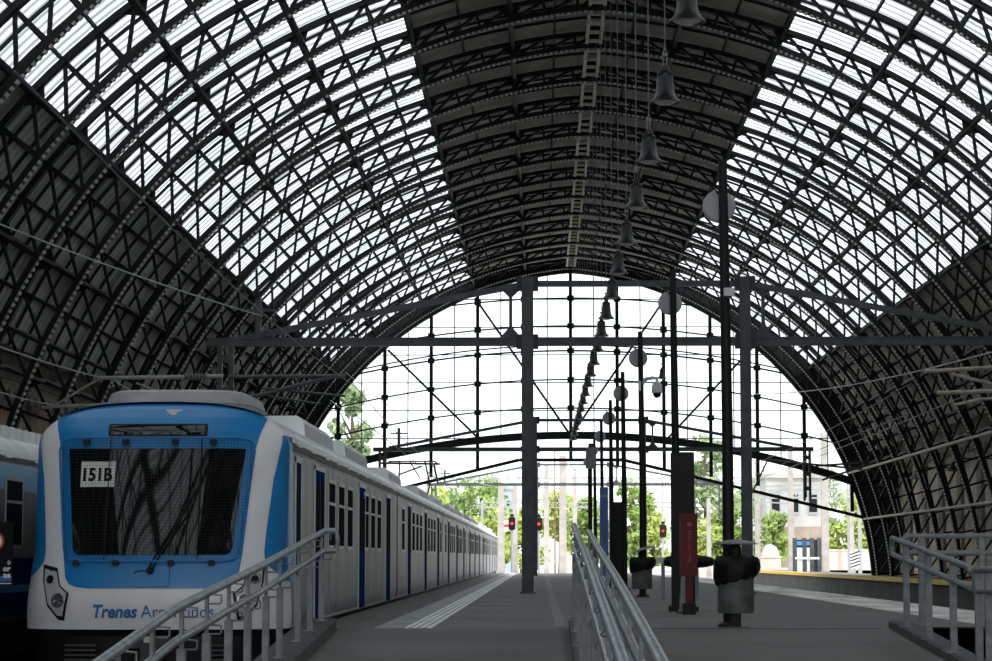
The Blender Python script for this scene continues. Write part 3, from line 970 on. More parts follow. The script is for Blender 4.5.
# headlamps
for s in (-1, 1):
    HLo = [(1.285, 0.775), (1.10, 0.735), (1.055, 0.535), (0.945, 0.44), (1.0, 0.13), (1.075, 0.14), (1.215, 0.30), (1.28, 0.58)]
    cxh = 1.13; czh = 0.46
    def hl_patch(k, off):
        lp = dense_loop([(s * (cxh + (x - cxh) * k), czh + (z - czh) * k) for x, z in HLo])
        g = [[nose(s * cxh + (x - s * cxh) * q, czh + (z - czh) * q, off) for x, z in lp + [lp[0]]] for q in (0.001, 0.25, 0.5, 0.75, 1.0)]
        return MB().grid(g)
    h = hl_patch(1.0, 0.010).build('headlight', M['black'], T1, smooth=True)
    hl_patch(0.84, 0.014).build('lens', M['lens'], h, smooth=True)
    for x, z, r, m in ((1.18, 0.60, 0.05, M['black']), (1.075, 0.36, 0.085, M['chrome'])):
        p = nose(s * x, z, 0.016)
        n = (nose(s * x, z, 0.05) - nose(s * x, z, 0.01)).normalized()
        q = Vector((0, 0, 1)).rotation_difference(n).to_matrix()
        MB().lathe([(r, 0), (r, 0.012), (r * 0.75, 0.016), (r * 0.5, 0.006), (0.0, 0.004)], (p.x, p.y, p.z), 16, q).build('lamp', m, h, smooth=True)
# black skirt, slats, coupler
mb = MB(); rows = []
for z, k in ((-0.05, 0.955), (-0.35, 0.94), (-0.62, 0.88)):
    rows.append([Vector((nose_t(-1 + 2 * i / 30, 0.1).x * k, nose_t(-1 + 2 * i / 30, 0.1).y * k + 0.03, z)) for i in range(31)])
mb.grid(rows); sk = mb.build('skirt', M['black'], T1, smooth=True)
for x in (-0.95, 0.62):
    mb = MB()
    for j in range(5): mb.box((x + 0.15, -0.985, -0.15 - 0.055 * j), (0.36, 0.05, 0.022))
    mb.build('slat_grille', M['dark'], sk)
mb = MB(); mb.box((-0.02, -1.02, -0.12), (0.5, 0.16, 0.12)); mb.box((0.05, -1.15, -0.24), (0.22, 0.3, 0.2)); cp = mb.build('coupler', M['dark'], T1)
MB().box((0.0, -1.11, -0.08), (0.10, 0.03, 0.07)).build('marker_box', M['tan'], cp)
# roof gear of the leading car
mb = MB(); rows = []
for z, k in ((2.45, 1.0), (2.72, 0.985), (2.80, 0.97), (2.90, 0.93), (2.93, 0.86), (2.935, 0.0)):
    rows.append([Vector((-0.06 + 0.95 * k * math.copysign(abs(math.cos(a)) ** 0.45, math.cos(a)), 2.2 + 1.5 * k * math.copysign(abs(math.sin(a)) ** 0.5, math.sin(a)), z)) for a in [2 * PI * i / 48 for i in range(49)]])
mb.grid(rows); sh = mb.build('roof_shroud', M['shroud'], T1, smooth=True)
mb = MB(); mb.tube([Vector((-0.06 + 0.955 * math.copysign(abs(math.cos(a)) ** 0.45, math.cos(a)), 2.2 + 1.505 * math.copysign(abs(math.sin(a)) ** 0.5, math.sin(a)), 2.75)) for a in [2 * PI * i / 48 for i in range(49)]], 0.008, 4); mb.build('shroud_joint', M['galvpost'], sh)
roof_unit(5.0, 9.5, T1); roof_unit(12.0, 17.0, T1)

def make_car(yoff, label, panto=False):
    t = thing('train_car', label, 'train car', (XT, yoff, 0), 'cars of the silver train')
    L = 22.9
    car_shell(0.0, L, t); gutter(0.1, L, t); stripe_low(0.1, L - 0.1, t)
    for a in (3.6, 11.3, 18.9): add_door(a, a + 1.35, t)
    for a in (5.55, 13.2):
        for k in range(3): add_window(a + 1.75 * k, a + 1.75 * k + 1.15, t)
    add_window(1.4, 2.5, t); add_window(20.9, 22.0, t)
    roof_unit(2.2, 6.6, t, z1=2.83); roof_unit(15.5, 20.0, t, z1=2.83)
    mb = MB(); mb.bbox(-1.2, 1.2, -0.27, 0.05, -0.1, 2.3); mb.build('gangway', M['black'], t)
    if panto:
        mb = MB(); mb.bbox(-0.6, 0.6, 9.6, 11.2, 2.72, 2.82); pn = mb.build('pantograph', M['dark'], t)
        mb = MB()
        for s in (-1, 1):
            mb.tube([(s * 0.5, 9.8, 2.82), (s * 0.55, 11.6, 3.45), (s * 0.45, 10.2, 4.2)], 0.03, 6)
        mb.tube([(-0.9, 10.2, 4.12), (-0.8, 10.2, 4.22), (0.8, 10.2, 4.22), (0.9, 10.2, 4.12)], 0.03, 6)
        mb.build('arm', M['dark'], pn)
    return t
carA = make_car(49.95, 'silver train car coupled directly behind the blue and white cab car')
for i in range(1, 5):
    y = 49.95 + 23.2 * i
    lab = 'silver train car, %s behind the blue and white cab car' % ORD[i]
    if i == 1: carP = make_car(y, lab, True)
    else: dup(carA, (XT, y, 0), lab)

# ---- second train on the far left
T2 = thing('train_car', 'sky blue and white train partly seen at the left edge', 'train car', (-8.78, 24, 0))
car_shell(0, 30, T2); gutter(0, 30, T2)
mb = MB()
for s in (-1, 1): mb.bbox(s * 1.5 - 0.005, s * 1.5 + 0.005, 0, 30, 1.78, 2.12)
mb.build('upper_band', M['bluel'], T2)['label'] = 'sky blue band under the roof'
mb = MB()
for s in (-1, 1): mb.bbox(s * 1.5 - 0.005, s * 1.5 + 0.005, 0, 30, 0.05, 0.85)
mb.build('lower_band', M['navy'], T2)['label'] = 'dark blue lower band'
mb = MB()
for s in (-1, 1): mb.bbox(s * 1.5 - 0.007, s * 1.5 + 0.007, 0, 30, 0.38, 0.48)
mb.build('stripe', M['blue'], T2)
for k in range(10): add_window(2.0 + k * 2.1, 3.1 + k * 2.1, T2)
mb = MB(); poly = []
y = 2.0
mb.prism([(-1.1, 2.4), (1.16, 2.4), (1.16, 2.70), (-1.1, 2.70)], 2, 26)
ru = mb.build('roof_unit', M['shroud'], T2)
mb = MB(); y = 2.1; rows = []
while y < 26:
    for yy, xx in ((y, 1.165), (y + 0.02, 1.2), (y + 0.22, 1.2), (y + 0.24, 1.165)): rows.append([(xx, yy, 2.4), (xx, yy, 2.72), (xx - 0.05, yy, 2.72)])
    y += 0.46
mb.grid(rows)
mb.build('corrugation', M['roofm'], ru)
# notice board between the trains
bx = at(-14, 553, 27.0); z0 = at(0, 584, 27.0).z; z1 = at(0, 522, 27.0).z; xr_ = at(12.5, 553, 27.0).x; xl_ = at(-40, 553, 27).x
t = thing('notice_board', 'black notice board with red prohibition ring at the left edge', 'sign', ((xl_ + xr_) / 2, 27.0, -1.12))
MB().bbox(xl_ - t.location.x, xr_ - t.location.x, -0.02, 0.02, z0 + 1.12, z1 + 1.12).build('board', M['ink'], t)
MB().bbox(-0.04, 0.04, 0.02, 0.08, 0, z0 + 1.3).build('post', M['dark'], t)
MB().bbox(xl_ - t.location.x, xr_ - t.location.x, -0.028, -0.018, z0 + 1.12 + 0.03, z0 + 1.12 + 0.09).build('blue_strip', M['totemb'], t)
MB().bbox(xl_ - t.location.x, xr_ - t.location.x, -0.028, -0.018, z0 + 1.12, z0 + 1.12 + 0.012).build('white_edge', M['paper'], t)
rc = at(-4.5, 541, 27.0) - Vector(t.location)
rx90 = Matrix.Rotation(R_(90), 3, 'X')
MB().lathe([(0.105, 0), (0.105, 0.006)], (rc.x, -0.021, rc.z), 28, rx90).build('disc', M['paper'], t)
MB().lathe([(0.082, 0), (0.105, 0), (0.105, 0.008), (0.082, 0.008), (0.082, 0)], (rc.x, -0.024, rc.z), 28, rx90, False).build('red_ring', M['signred'], t)
for s_, py, wpx in (('o', 564.5, 3.2), ('or', 571, 7.5), ('as', 577.5, 7.5)):
    q = at(12 - wpx, py, 27.0) - Vector(t.location)
    text_obj('lettering', s_, 0.085, M['paper'], t, (q.x - 0.01, -0.03, q.z), width=wpx / 88.0, bold=0.003)

# ------------------------------------------------------------------ gantries
GZ_B, GZ_T = 6.1, 7.52
def make_gantry(Y, label):
    t = thing('catenary_gantry', label, 'gantry', (0, Y, 0), 'overhead line gantries')
    for x, w in ((-0.32, 0.29), (4.98, 0.25)):
        mb = MB()
        mb.bbox(x - w / 2, x + w / 2, -0.13, -0.11, 0, 7.68); mb.bbox(x - w / 2, x + w / 2, 0.11, 0.13, 0, 7.68); mb.bbox(x - 0.012, x + 0.012, -0.11, 0.11, 0, 7.68)
        mb.bbox(x - 0.2, x + 0.2, -0.2, 0.2, 0, 0.03)
        c = mb.build('column', M['gantry'], t)
        for z in (GZ_B, GZ_T):
            for sx in (-1, 1): MB().box((x + sx * (w / 2 + 0.06), 0, z), (0.12, 0.3, 0.34)).build('clamp', M['dark'], c)
    mb = MB(); mb.bbox(-8.15, 13.2, -0.1, 0.1, GZ_B - 0.09, GZ_B + 0.09); mb.bbox(-8.15, 13.2, -0.13, 0.13, GZ_B + 0.07, GZ_B + 0.1); mb.bbox(-8.15, 13.2, -0.13, 0.13, GZ_B - 0.1, GZ_B - 0.07)
    mb.build('beam', M['gantry'], t)
    mb = MB(); q = [(-7.4, GZ_B + 0.08), (-0.32, GZ_T), (4.98, GZ_T), (12.2, GZ_B + 0.08)]
    for a, c in zip(q[:-1], q[1:]): mb.bar((a[0], 0, a[1]), (c[0], 0, c[1]), 0.14, 0.14)
    mb.build('tie_bar', M['gantry'], t)
    for x in (-0.73, 5.42):
        zt = GZ_T - 0.09
        mb = MB(); mb.bbox(x - 0.04, x + 0.04, -0.05, 0.05, GZ_B, zt)
        mb.prism([(x - 0.28, zt), (x + 0.28, zt), (x, zt - 0.28)], -0.02, 0.02)
        mb.prism([(x - 0.28, GZ_B + 0.08), (x + 0.28, GZ_B + 0.08), (x, GZ_B + 0.4)], -0.02, 0.02)
        mb.build('hanger_strut', M['gantry'], t)
    for x, zb in ((-7.83, -1.1), (-7.55, -1.1), (12.75, 3.6), (13.02, 3.6)):
        mb = MB(); mb.bbox(x - 0.06, x + 0.06, -0.06, 0.06, zb, GZ_B); mb.build('drop_post', M['gantry'], t)
    for z in (5.7, 4.9, 4.2):
        MB().bbox(-7.83, -7.55, -0.02, 0.02, z - 0.1, z + 0.1).build('batten', M['gantry'], t); MB().bbox(12.75, 13.02, -0.02, 0.02, z - 0.1, z + 0.1).build('batten', M['gantry'], t)
    mb = MB(); mb.bbox(-6.97, -6.83, -0.06, 0.06, GZ_B, 7.15); mb.bbox(-7.3, -6.5, -0.04, 0.04, 6.85, 6.92); mb.build('insulator_mast', M['gantry'], t)
    return t
G1 = make_gantry(57.8, 'grey steel gantry across the tracks, nearest to the camera')
dup(G1, (0, 115.6, 0), 'dark steel gantry across the tracks just inside the glazed end')
dup(G1, (0, 171.0, 0), 'steel gantry across the tracks outside the shed')

# cantilevers
def insulator(mb, a, b, r, n=7):
    a, b = Vector(a), Vector(b); pts = []; rr = []
    for i in range(n * 2 + 1):
        pts.append(a + (b - a) * (i / (n * 2))); rr.append(r if i % 2 else r * 0.45)
    mb.tube(pts, rr, 10)
def cantilever(label, Y, rods, ins, m, name='catenary_cantilever'):
    t = thing(name, label, 'catenary bracket', (0, Y, 0), 'overhead line brackets')
    for a, b, r in rods:
        MB().tube([at(*a, Y) - Vector((0, Y, 0)), at(*b, Y) - Vector((0, Y, 0))], r, 8).build('tube', m, t, smooth=True)
    for a, b, r in ins:
        mb = MB(); insulator(mb, at(*a, Y) - Vector((0, Y, 0)), at(*b, Y) - Vector((0, Y, 0)), r); mb.build('insulator', M['galvpost'], t)
    return t
cantilever('pale bracket with insulator left of the gantry posts, over the left train', 57.6,
           [((100, 378), (184, 377), .05), ((207, 376.5), (222, 376), .05), ((100, 378), (54, 406), .03), ((42, 407.5), (115, 404), .045), ((113, 380), (135, 394), .02), ((136, 383), (170, 397), .025)],
           [((184, 377), (207, 376.5), .10)], M['wirel'])
cantilever('dark bracket right of the gantry posts, above the cab car', 57.6,
           [((228, 377), (345, 376), .05), ((228, 403), (335, 376), .05), ((262, 388), (345, 396), .03), ((268, 396), (320, 404), .025)], [], M['gantry'])
cantilever('pale bracket tubes at the right edge under the gantry beam', 57.6,
           [((925, 371.5), (1080, 362), .05), ((937, 393), (1080, 388), .05), ((952, 374), (1000, 386), .04), ((955, 405), (982, 399), .04), ((982, 399), (1080, 396), .04)], [], M['tan'])
cantilever('bracket tubes by the right foot of the glazed end', 112,
           [((815, 466), (870, 462), .05), ((770, 460), (870, 470), .05), ((822, 480), (888, 458), .05), ((752, 493), (770, 455), .04)], [], M['gantry'])
cantilever('small bracket on the roofline above the silver train', 112,
           [((380, 463), (440, 464), .05), ((398, 475), (422, 466), .04), ((410, 462), (420, 478), .03), ((434, 465), (438, 484), .05)], [], M['dark'])

# overhead wires
def wire(a, b, sag, r, label, m=None, nn=14, name='overhead_wire'):
    a, b = Vector(a), Vector(b); pts = []
    for i in range(nn + 1):
        k = i / nn; p = a + (b - a) * k; p.z -= sag * 4 * k * (1 - k); pts.append(p)
    o = MB().tube(pts, r, 5).build(name, m or M['wire'])
    return tag(o, label, 'wire', 'overhead wires')
wire(at(-40, 208, 44), at(262, 316, 57.8), 0.1, 0.018, 'pale wire sloping from the upper left to the gantry mast', M['wirel'])
wire(at(-30, 336, 48), at(102, 378, 57.6), 0.05, 0.02, 'pale wire from the left edge down to the bracket insulator', M['wirel'])
wire(at(-30, 382, 48), at(54, 405, 57.6), 0.05, 0.015, 'thin wire from the left edge to the bracket end', M['wirel'])
wire((XT, 20, 5.0), (XT, 57.6, 5.0), 0.2, 0.012, 'messenger wire above the cab car')
wire((XT, 57.6, 5.0), (XT, 115.6, 5.0), 0.3, 0.012, 'messenger wire above the middle of the silver train')
wire((XT, 57.6, 4.3), (XT, 230, 4.3), 0.05, 0.012, 'contact wire above the silver train')
wire((8.84, 57.6, 5.0), (8.84, 115.6, 5.0), 0.3, 0.012, 'messenger wire above the empty track beside the island platform')
wire((8.84, 57.6, 4.3), (8.84, 230, 4.3), 0.05, 0.012, 'contact wire above the empty track beside the island platform')
wire((12.0, 50, 5.6), (12.0, 171, 5.4), 0.3, 0.015, 'feeder wire above the yellow platform edge')
wire(at(752, 394, 115), at(992, 352, 62), 0.3, 0.02, 'pale feeder wire rising to the right edge', M['wirel'])
wire(at(330, 400, 115), at(470, 500, 200), 0.2, 0.02, 'drooping wire with beads left of the end screen')
wire(at(345, 372, 115), at(480, 470, 200), 0.2, 0.02, 'upper drooping wire left of the end screen')

# ------------------------------------------------------------------ bell lamps under the ridge
def make_bell():
    t = thing('bell_lamp', 'lamp', 'pendant lamp', (XR + 0.07, 25, 0), 'bell lamps hanging under the ridge')
    prof = [(0.02, 0.46), (0.05, 0.45), (0.05, 0.40), (0.085, 0.385), (0.10, 0.36), (0.095, 0.35), (0.10, 0.30), (0.108, 0.2), (0.118, 0.12), (0.135, 0.07), (0.165, 0.03), (0.195, 0.005), (0.200, -0.01), (0.19, -0.012), (0.155, 0.02), (0.12, 0.07)]
    MB().lathe(prof, n=24).build('bell_shade', M['bell'], t, smooth=True)
    MB().lathe([(0.0, -0.045), (0.09, -0.03), (0.15, 0.0), (0.17, 0.012), (0.15, 0.02)], n=24).build('diffuser', M['bellin'], t, smooth=True)
    mb = MB(); mb.bar((-0.035, 0, 0.60), (0.035, 0, 0.60), 0.05, 0.04); mb.bar((-0.03, 0, 0.60), (0, 0, 0.70), 0.012); mb.bar((0.03, 0, 0.60), (0, 0, 0.70), 0.012)
    mb.bar((-0.02, 0, 0.46), (-0.025, 0, 0.59), 0.012); mb.bar((0.02, 0, 0.46), (0.025, 0, 0.59), 0.012)
    mb.build('hook', M['galvpost'], t)
    MB().tube([(0, 0, 0.68), (0, 0, 8.74)], 0.008, 5).build('suspension_wire', M['wire'], t)
    return t
bell = make_bell()
BZ = at(691, 21, 25).z
for k in range(21):
    lab = 'dark bell lamp hanging on a wire under the ridge, %s from the camera' % ORD[k]
    loc = (XR + 0.07, 25.0 + 4.52 * k, BZ)
    if k == 0:
        bell.location = loc; bell['label'] = lab
    else: dup(bell, loc, lab)
# one stray bell lamp right of the row
p = at(662, 376, 100)
dup(bell, (p.x, 100, p.z - 0.1), 'small dark bell lamp hanging alone right of the long lamp row')

# ------------------------------------------------------------------ lamp posts with discs
XPOST = 2.33
def make_post():
    t = thing('lamp_post', 'post', 'lamp post', (XPOST, 29.75, 0), 'disc lamp posts along the platform')
    MB().tube([(0, 0, 0), (0, 0, 2.4), (-0.03, 0, 5.85)], [0.075, 0.07, 0.055], 14).build('pole', M['black'], t, smooth=True)
    MB().lathe([(0.14, 0), (0.14, 0.03), (0.1, 0.06)], n=16).build('base', M['black'], t)
    c = (-0.075, 0.10, 5.27)
    MB().lathe([(0.0, -0.05), (0.17, -0.045), (0.205, -0.01), (0.21, 0.02), (0.18, 0.05), (0.0, 0.06)], c, 28, rx90).build('disc_lamp', M['disc'], t, smooth=True)
    mb = MB()
    for sx in (-1, 1): mb.tube([(-0.03 + sx * 0.05, 0.0, 5.42), (c[0] + sx * 0.09, 0.05, 5.52), (c[0] + sx * 0.07, 0.1, 5.46)], 0.012, 6)
    mb.bar((-0.03, 0, 5.42), (-0.03, 0.12, 5.42), 0.07, 0.05)
    mb.build('bracket', M['black'], t)
    return t
post = make_post()
PY = [29.75 + 11.45 * k for k in range(8)]
for k, y in enumerate(PY):
    lab = 'slim black lamp post with round grey disc, %s along the platform' % ('nearest' if k == 0 else ORD[k])
    if k == 0: post['label'] = lab
    else: dup(post, (XPOST - 0.09 * (k > 1), y, 0), lab)
# white box on the first post
p = at(729, 291, 29.5)
t = thing('junction_box', 'small white box clamped to the nearest lamp post', 'box', (p.x + 0.01, 29.62, p.z))
MB().box((0, 0, 0), (0.13, 0.09, 0.10)).build('housing', M['cctv'], t)
MB().box((0, 0, -0.065), (0.07, 0.06, 0.03)).build('bracket', M['dark'], t)
# CCTV on third post
p = at(657, 390, PY[2])
pp = at(641, 384, PY[2])
t = thing('security_camera', 'white dome camera on a curved arm from the third lamp post', 'camera', (p.x, PY[2], p.z))
MB().tube([(pp.x - p.x - 0.02, 0, 0.10), (-0.25, 0, 0.24), (-0.1, 0, 0.27), (0, 0, 0.26), (0, 0, 0.16)], [0.06, 0.045, 0.04, 0.04, 0.04], 8).build('arm', M['cctv'], t, smooth=True)
MB().lathe([(0.03, 0.2), (0.07, 0.17), (0.115, 0.10), (0.12, -0.06), (0.10, -0.07)], n=20).build('housing', M['cctv'], t, smooth=True)
MB().lathe([(0.09, -0.07), (0.09, -0.11), (0.06, -0.16), (0.0, -0.18)], n=20).build('dome', M['black'], t, smooth=True)
MB().box((pp.x - p.x - 0.03, 0, 0.09), (0.05, 0.12, 0.22)).build('mount', M['cctv'], t)
# loudspeaker
p = at(591, 458, 96)
t = thing('loudspeaker', 'grey box loudspeaker high beside the far disc lamps', 'loudspeaker', (p.x, 96, 0))
MB().box((0, 0, p.z), (0.42, 0.3, 0.85)).build('cabinet', M['galvpost'], t)
MB().box((0, 0, p.z + 0.5), (0.22, 0.22, 0.16)).build('bracket', M['dark'], t)
MB().tube([(0.0, 0.2, 0), (0.0, 0.2, p.z + 0.6)], 0.05, 8).build('pole', M['black'], t)

# ------------------------------------------------------------------ bins
def make_bin(label, loc, tilt, post_h=0.14):
    t = thing('litter_bin', label, 'litter bin', loc, 'round litter bins')
    MB().bbox(-0.06, 0.06, -0.05, 0.05, 0, 1.0).build('post', M['black'], t)
    MB().bbox(-0.16, 0.16, -0.1, 0.1, 0, 0.015).build('foot_plate', M['curb'], t)
    b = MB().lathe([(0.18, 0.18), (0.218, 0.18), (0.222, 0.20), (0.222, 0.66), (0.218, 0.70), (0.20, 0.70), (0.20, 0.2)], n=28).build('drum', M['bin'], t, smooth=True)
    # crumpled liner
    rows = []
    rnd = random.Random(3)
    for z, r in ((0.57, 0.228), (0.59, 0.25), (0.66, 0.265), (0.74, 0.27), (0.82, 0.26), (0.87, 0.22), (0.86, 0.16), (0.72, 0.13)):
        rr = [r + rnd.uniform(-0.012, 0.014) + 0.03 * max(0, math.cos(2 * PI * k / 32)) * (z > 0.6) for k in range(32)]
        rows.append([(rr[k % 32] * math.cos(2 * PI * k / 32), rr[k % 32] * math.sin(2 * PI * k / 32), z + 0.012 * math.sin((k % 32) * 1.9 + z * 40) + (0.05 * math.cos(2 * PI * k / 32) if z < 0.7 else 0)) for k in range(33)])
    MB().grid(rows).build('bin_liner', M['bag'], t, smooth=True)['label'] = 'crumpled black plastic bag'
    MB().lathe([(0.075, 0.70), (0.075, 0.98), (0.05, 1.02)], n=16).build('neck', M['black'], t)
    mt = Matrix.Rotation(R_(tilt), 3, 'Y')
    l = MB().lathe([(0.0, 0.035), (0.10, 0.03), (0.24, 0.0), (0.275, -0.015), (0.27, -0.025), (0.0, -0.01)], (0, 0, 1.04), 32, mt).build('lid', M['galvpost'], t, smooth=True)
    l['label'] = 'shallow round metal lid'
    return t
p = at(736, 625, 29.35)
make_bin('grey litter bin with black liner and flat lid by the nearest post', (p.x, 29.35, 0), 0)
p = at(643, 596, 52.1)
make_bin('grey litter bin with tilted lid beside the third lamp post', (p.x - 0.02, 52.1, 0), -18)

# ------------------------------------------------------------------ totems, red box, bench
def box_thing(name, label, cat, x0, x1, Y, ztop, depth, m, group=None):
    a, b = at(x0, 560, Y).x, at(x1, 560, Y).x
    t = thing(name, label, cat, ((a + b) / 2, Y, 0), group)
    mb = MB(); w = (b - a) / 2
    ch = 0.02
    mb.prism([(-w, 0.08), (w, 0.08), (w, ztop - ch), (w - ch, ztop), (-w + ch, ztop), (-w, ztop - ch)], 0, depth)
    mb.build('panel', m, t)
    MB().bbox(-w - 0.05, w + 0.05, -0.04, depth + 0.04, 0, 0.08).build('base', M['black'], t)
    return t, w
t, w = box_thing('information_totem', 'tall black totem behind the red box', 'totem', 671.5, 695, 38.2, at(683, 452, 38.2).z, 0.12, M['black'], 'platform totems')
MB().bbox(-w + 0.03, w - 0.03, -0.006, 0.0, 1.2, 2.4).build('screen', M['black'], t)
t, w = box_thing('information_totem', 'narrow black totem beside the blue one', 'totem', 610, 623, 66, at(616, 502, 66).z, 0.14, M['black'], 'platform totems')
MB().bbox(-w + 0.03, w - 0.03, -0.006, 0.0, 1.2, 2.2).build('screen', M['black'], t)
t, w = box_thing('information_totem', 'slim blue totem with yellow heading and vertical lettering', 'totem', 600, 608.5, 64, at(604, 487, 64).z, 0.10, M['totemb'], 'platform totems')
ZT = at(604, 487, 64).z
mb = MB(); rnd = random.Random(8)
for k in range(4): mb.box((-w + 0.04 + 0.05 * k, -0.004, ZT - 0.24), (0.032, 0.008, 0.06))
mb.build('heading_lettering', M['gold'], t)
mb = MB()
for k in range(17): mb.box((0.03, -0.004, ZT - 0.5 - 0.06 * k), (rnd.uniform(0.05, 0.09), 0.008, rnd.uniform(0.018, 0.04)))
mb.build('vertical_lettering', M['faintg'], t)
mb = MB()
for k in range(6): mb.box((-0.06, -0.004, ZT - 1.36 - 0.05 * k), (rnd.uniform(0.02, 0.04), 0.008, 0.025))
mb.build('small_lettering', M['disc'], t)
# red call box
p = at(689, 614, 36.2)
t = thing('emergency_box', 'dark red box on a red post before the tall black totem', 'emergency box', (p.x, 36.2, 0))
z0, z1 = at(689, 576, 36.2).z, at(689, 514, 36.2).z
mb = MB(); w = 0.13
poly = [(-w + .02, z0), (w - .02, z0), (w, z0 + .02), (w, z1 - .02), (w - .02, z1), (-w + .02, z1), (-w, z1 - .02), (-w, z0 + .02)]
mb.prism(poly, -0.10, 0.10); mb.build('cabinet', M['red'], t)
MB().bbox(-w - 0.004, w + 0.004, -0.112, -0.10, z1 - 0.07, z1 + 0.005).build('hood', M['red'], t)
MB().bbox(-0.055, 0.055, -0.05, 0.05, 0.16, z0).build('post', M['red'], t)
MB().bbox(-0.10, 0.10, -0.09, 0.09, 0, 0.17).build('base', M['black'], t)['label'] = 'black base block'
mb = MB(); rnd = random.Random(5)
for k in range(13): mb.box((0.01 + rnd.uniform(-0.006, 0.006), -0.102, z1 - 0.27 - 0.037 * k), (rnd.uniform(0.02, 0.045), 0.006, rnd.uniform(0.010, 0.022)))
mb.build('faded_lettering', M['faint'], t)
MB().lathe([(0.035, 0), (0.035, 0.012)], (0.01, -0.10, z1 - 0.16), 14, rx90).build('emblem', M['faint'], t)
# bench / perch rail behind the red box
Yb_ = 48.0
xa, xb = at(660, 562, Yb_).x, at(716, 562, Yb_).x
t = thing('perch_bench', 'long low black perch bench behind the red box', 'bench', ((xa + xb) / 2, Yb_, 0))
hw_ = (xb - xa) / 2
rows = []
for i in range(15):
    x = -hw_ + 2 * hw_ * i / 14; s_ = math.sin(PI * i / 14) ** 0.4 * 0.14 + 0.02
    rows.append([(x, s_ * math.cos(a), 0.78 + s_ * 0.9 * math.sin(a)) for a in [2 * PI * k / 10 for k in range(11)]])
MB().grid(rows).build('padded_seat', M['bag'], t, smooth=True)
for sx in (-1, 0.35):
    MB().bbox(sx * (hw_ - 0.06) - 0.035, sx * (hw_ - 0.06) + 0.035, -0.05, 0.05, 0, 0.78).build('leg', M['galvpost'], t)
MB().bbox(-hw_ - 0.08, -hw_ + 0.1, -0.08, 0.08, 0.74, 0.86).build('end_cap', M['cctv'], t)
# grey tapered bollard beside the red post
p = at(684, 601, 37)
t = thing('bollard', 'grey tapered bollard beside the red post', 'bollard', (p.x, 37.0, 0))
MB().lathe([(0.09, 0), (0.09, 0.06), (0.075, 0.08), (0.045, 0.55), (0.03, 0.58), (0.0, 0.585)], n=16).build('shaft', M['galvpost'], t, smooth=True)
MB().lathe([(0.12, 0), (0.12, 0.03)], n=16).build('base', M['curb'], t)

# ------------------------------------------------------------------ handrails
def handrail(label, x, pts, posts, level=None, hookdir=1, low=0.235, group='galvanised handrails', hookk=False):
    """pts: (y, z) of the top rail; posts: y"""
    t = thing('handrail', label, 'handrail', (x, pts[0][0], 0), group)
    y0 = pts[0][0]
    P = [Vector((0, y - y0, z)) for y, z in pts]
    if level:
        P = [P[0] + Vector((level, 0, 0))] + P
    MB().tube(P, 0.036, 12).build('top_rail', M['galv'], t, smooth=True)
    Q = [p - Vector((0, 0, low)) for p in P]
    MB().tube(Q, 0.032, 12).build('lower_rail', M['galv'], t, smooth=True)
    if level:
        MB().tube([P[0], P[0] + Vector((0.02 * (1 if level > 0 else -1), 0, -low / 2)), Q[0]], 0.03, 10).build('end_loop', M['galv'], t, smooth=True)
    def ztop(y):
        T = sorted([(b, c) for b, c in pts]); return lerp(T, y)
    for y in posts:
        zt = ztop(y); zb = zr(y) + 0.14
        o = MB().bbox(-0.03, 0.03, y - y0 - 0.045, y - y0 + 0.045, zb, zt - low - 0.10 + 0.02)
        o.bbox(-0.012, 0.012, y - y0 - 0.04, y - y0 + 0.04, zt - low - 0.10, zt - 0.03)
        o.bbox(-0.07, 0.07, y - y0 - 0.07, y - y0 + 0.07, zb, zb + 0.012)
        po = o.build('post', M['galvpost'], t)
        for dz in (0, low):
            hk = MB()
            hk.tube([(0.0, y - y0 + 0.05, zt - dz - 0.09), (hookdir * 0.04, y - y0 + 0.05, zt - dz - 0.09), (hookdir * 0.045, y - y0 + 0.05, zt - dz - 0.08), (0, y - y0 + 0.05, zt - dz - 0.02)] if hookk else [(0.0, y - y0 + 0.05, zt - dz - 0.085), (0.095, y - y0 + 0.05, zt - dz - 0.085), (0.105, y - y0 + 0.05, zt - dz - 0.075), (0.105, y - y0 + 0.05, zt - dz - 0.02), (0.02, y - y0 + 0.05, zt - dz - 0.012)], 0.009, 6)
            hk.build('hook_bracket', M['galvpost'], po)
    return t
def z_at(px, py, x):
    Y = x * FPX / (px - 541); return (Y, at(px, py, Y).z)
XL_ = -2.60
ptsL = [z_at(325, 531, XL_), z_at(262, 566, XL_), z_at(176, 609, XL_), (12.0, 0.05)]
handrail('long sloping galvanised handrail in front of the blue train', XL_, ptsL, [28.3, 26.9, 25.6, 23.8, 22.6, 21.2, 19.9, 18.6, 17.3, 16.0, 14.7], level=0.14)
XC1, XC2 = 0.40, 0.575
ptsC = [(28.9, 1.24), (21.4, 0.875), (15.6, 0.555), (9.5, 0.22)]
handrail('left one of the paired handrails in the middle of the ramp', XC1, ptsC, [28.4, 26.8, 25.0, 23.2, 21.4, 19.6, 17.8, 16.0, 14.2, 12.4], hookdir=-1, hookk=True)
ptsC2 = [(28.6, 1.16), (23.9, 0.935), (18.4, 0.70), (13.4, 0.455), (9.5, 0.25)]
handrail('right one of the paired handrails in the middle of the ramp', XC2, ptsC2, [28.2, 26.5, 24.6, 22.8, 21.0, 19.2, 17.4, 15.6, 13.8, 12.0], hookdir=1, hookk=True)
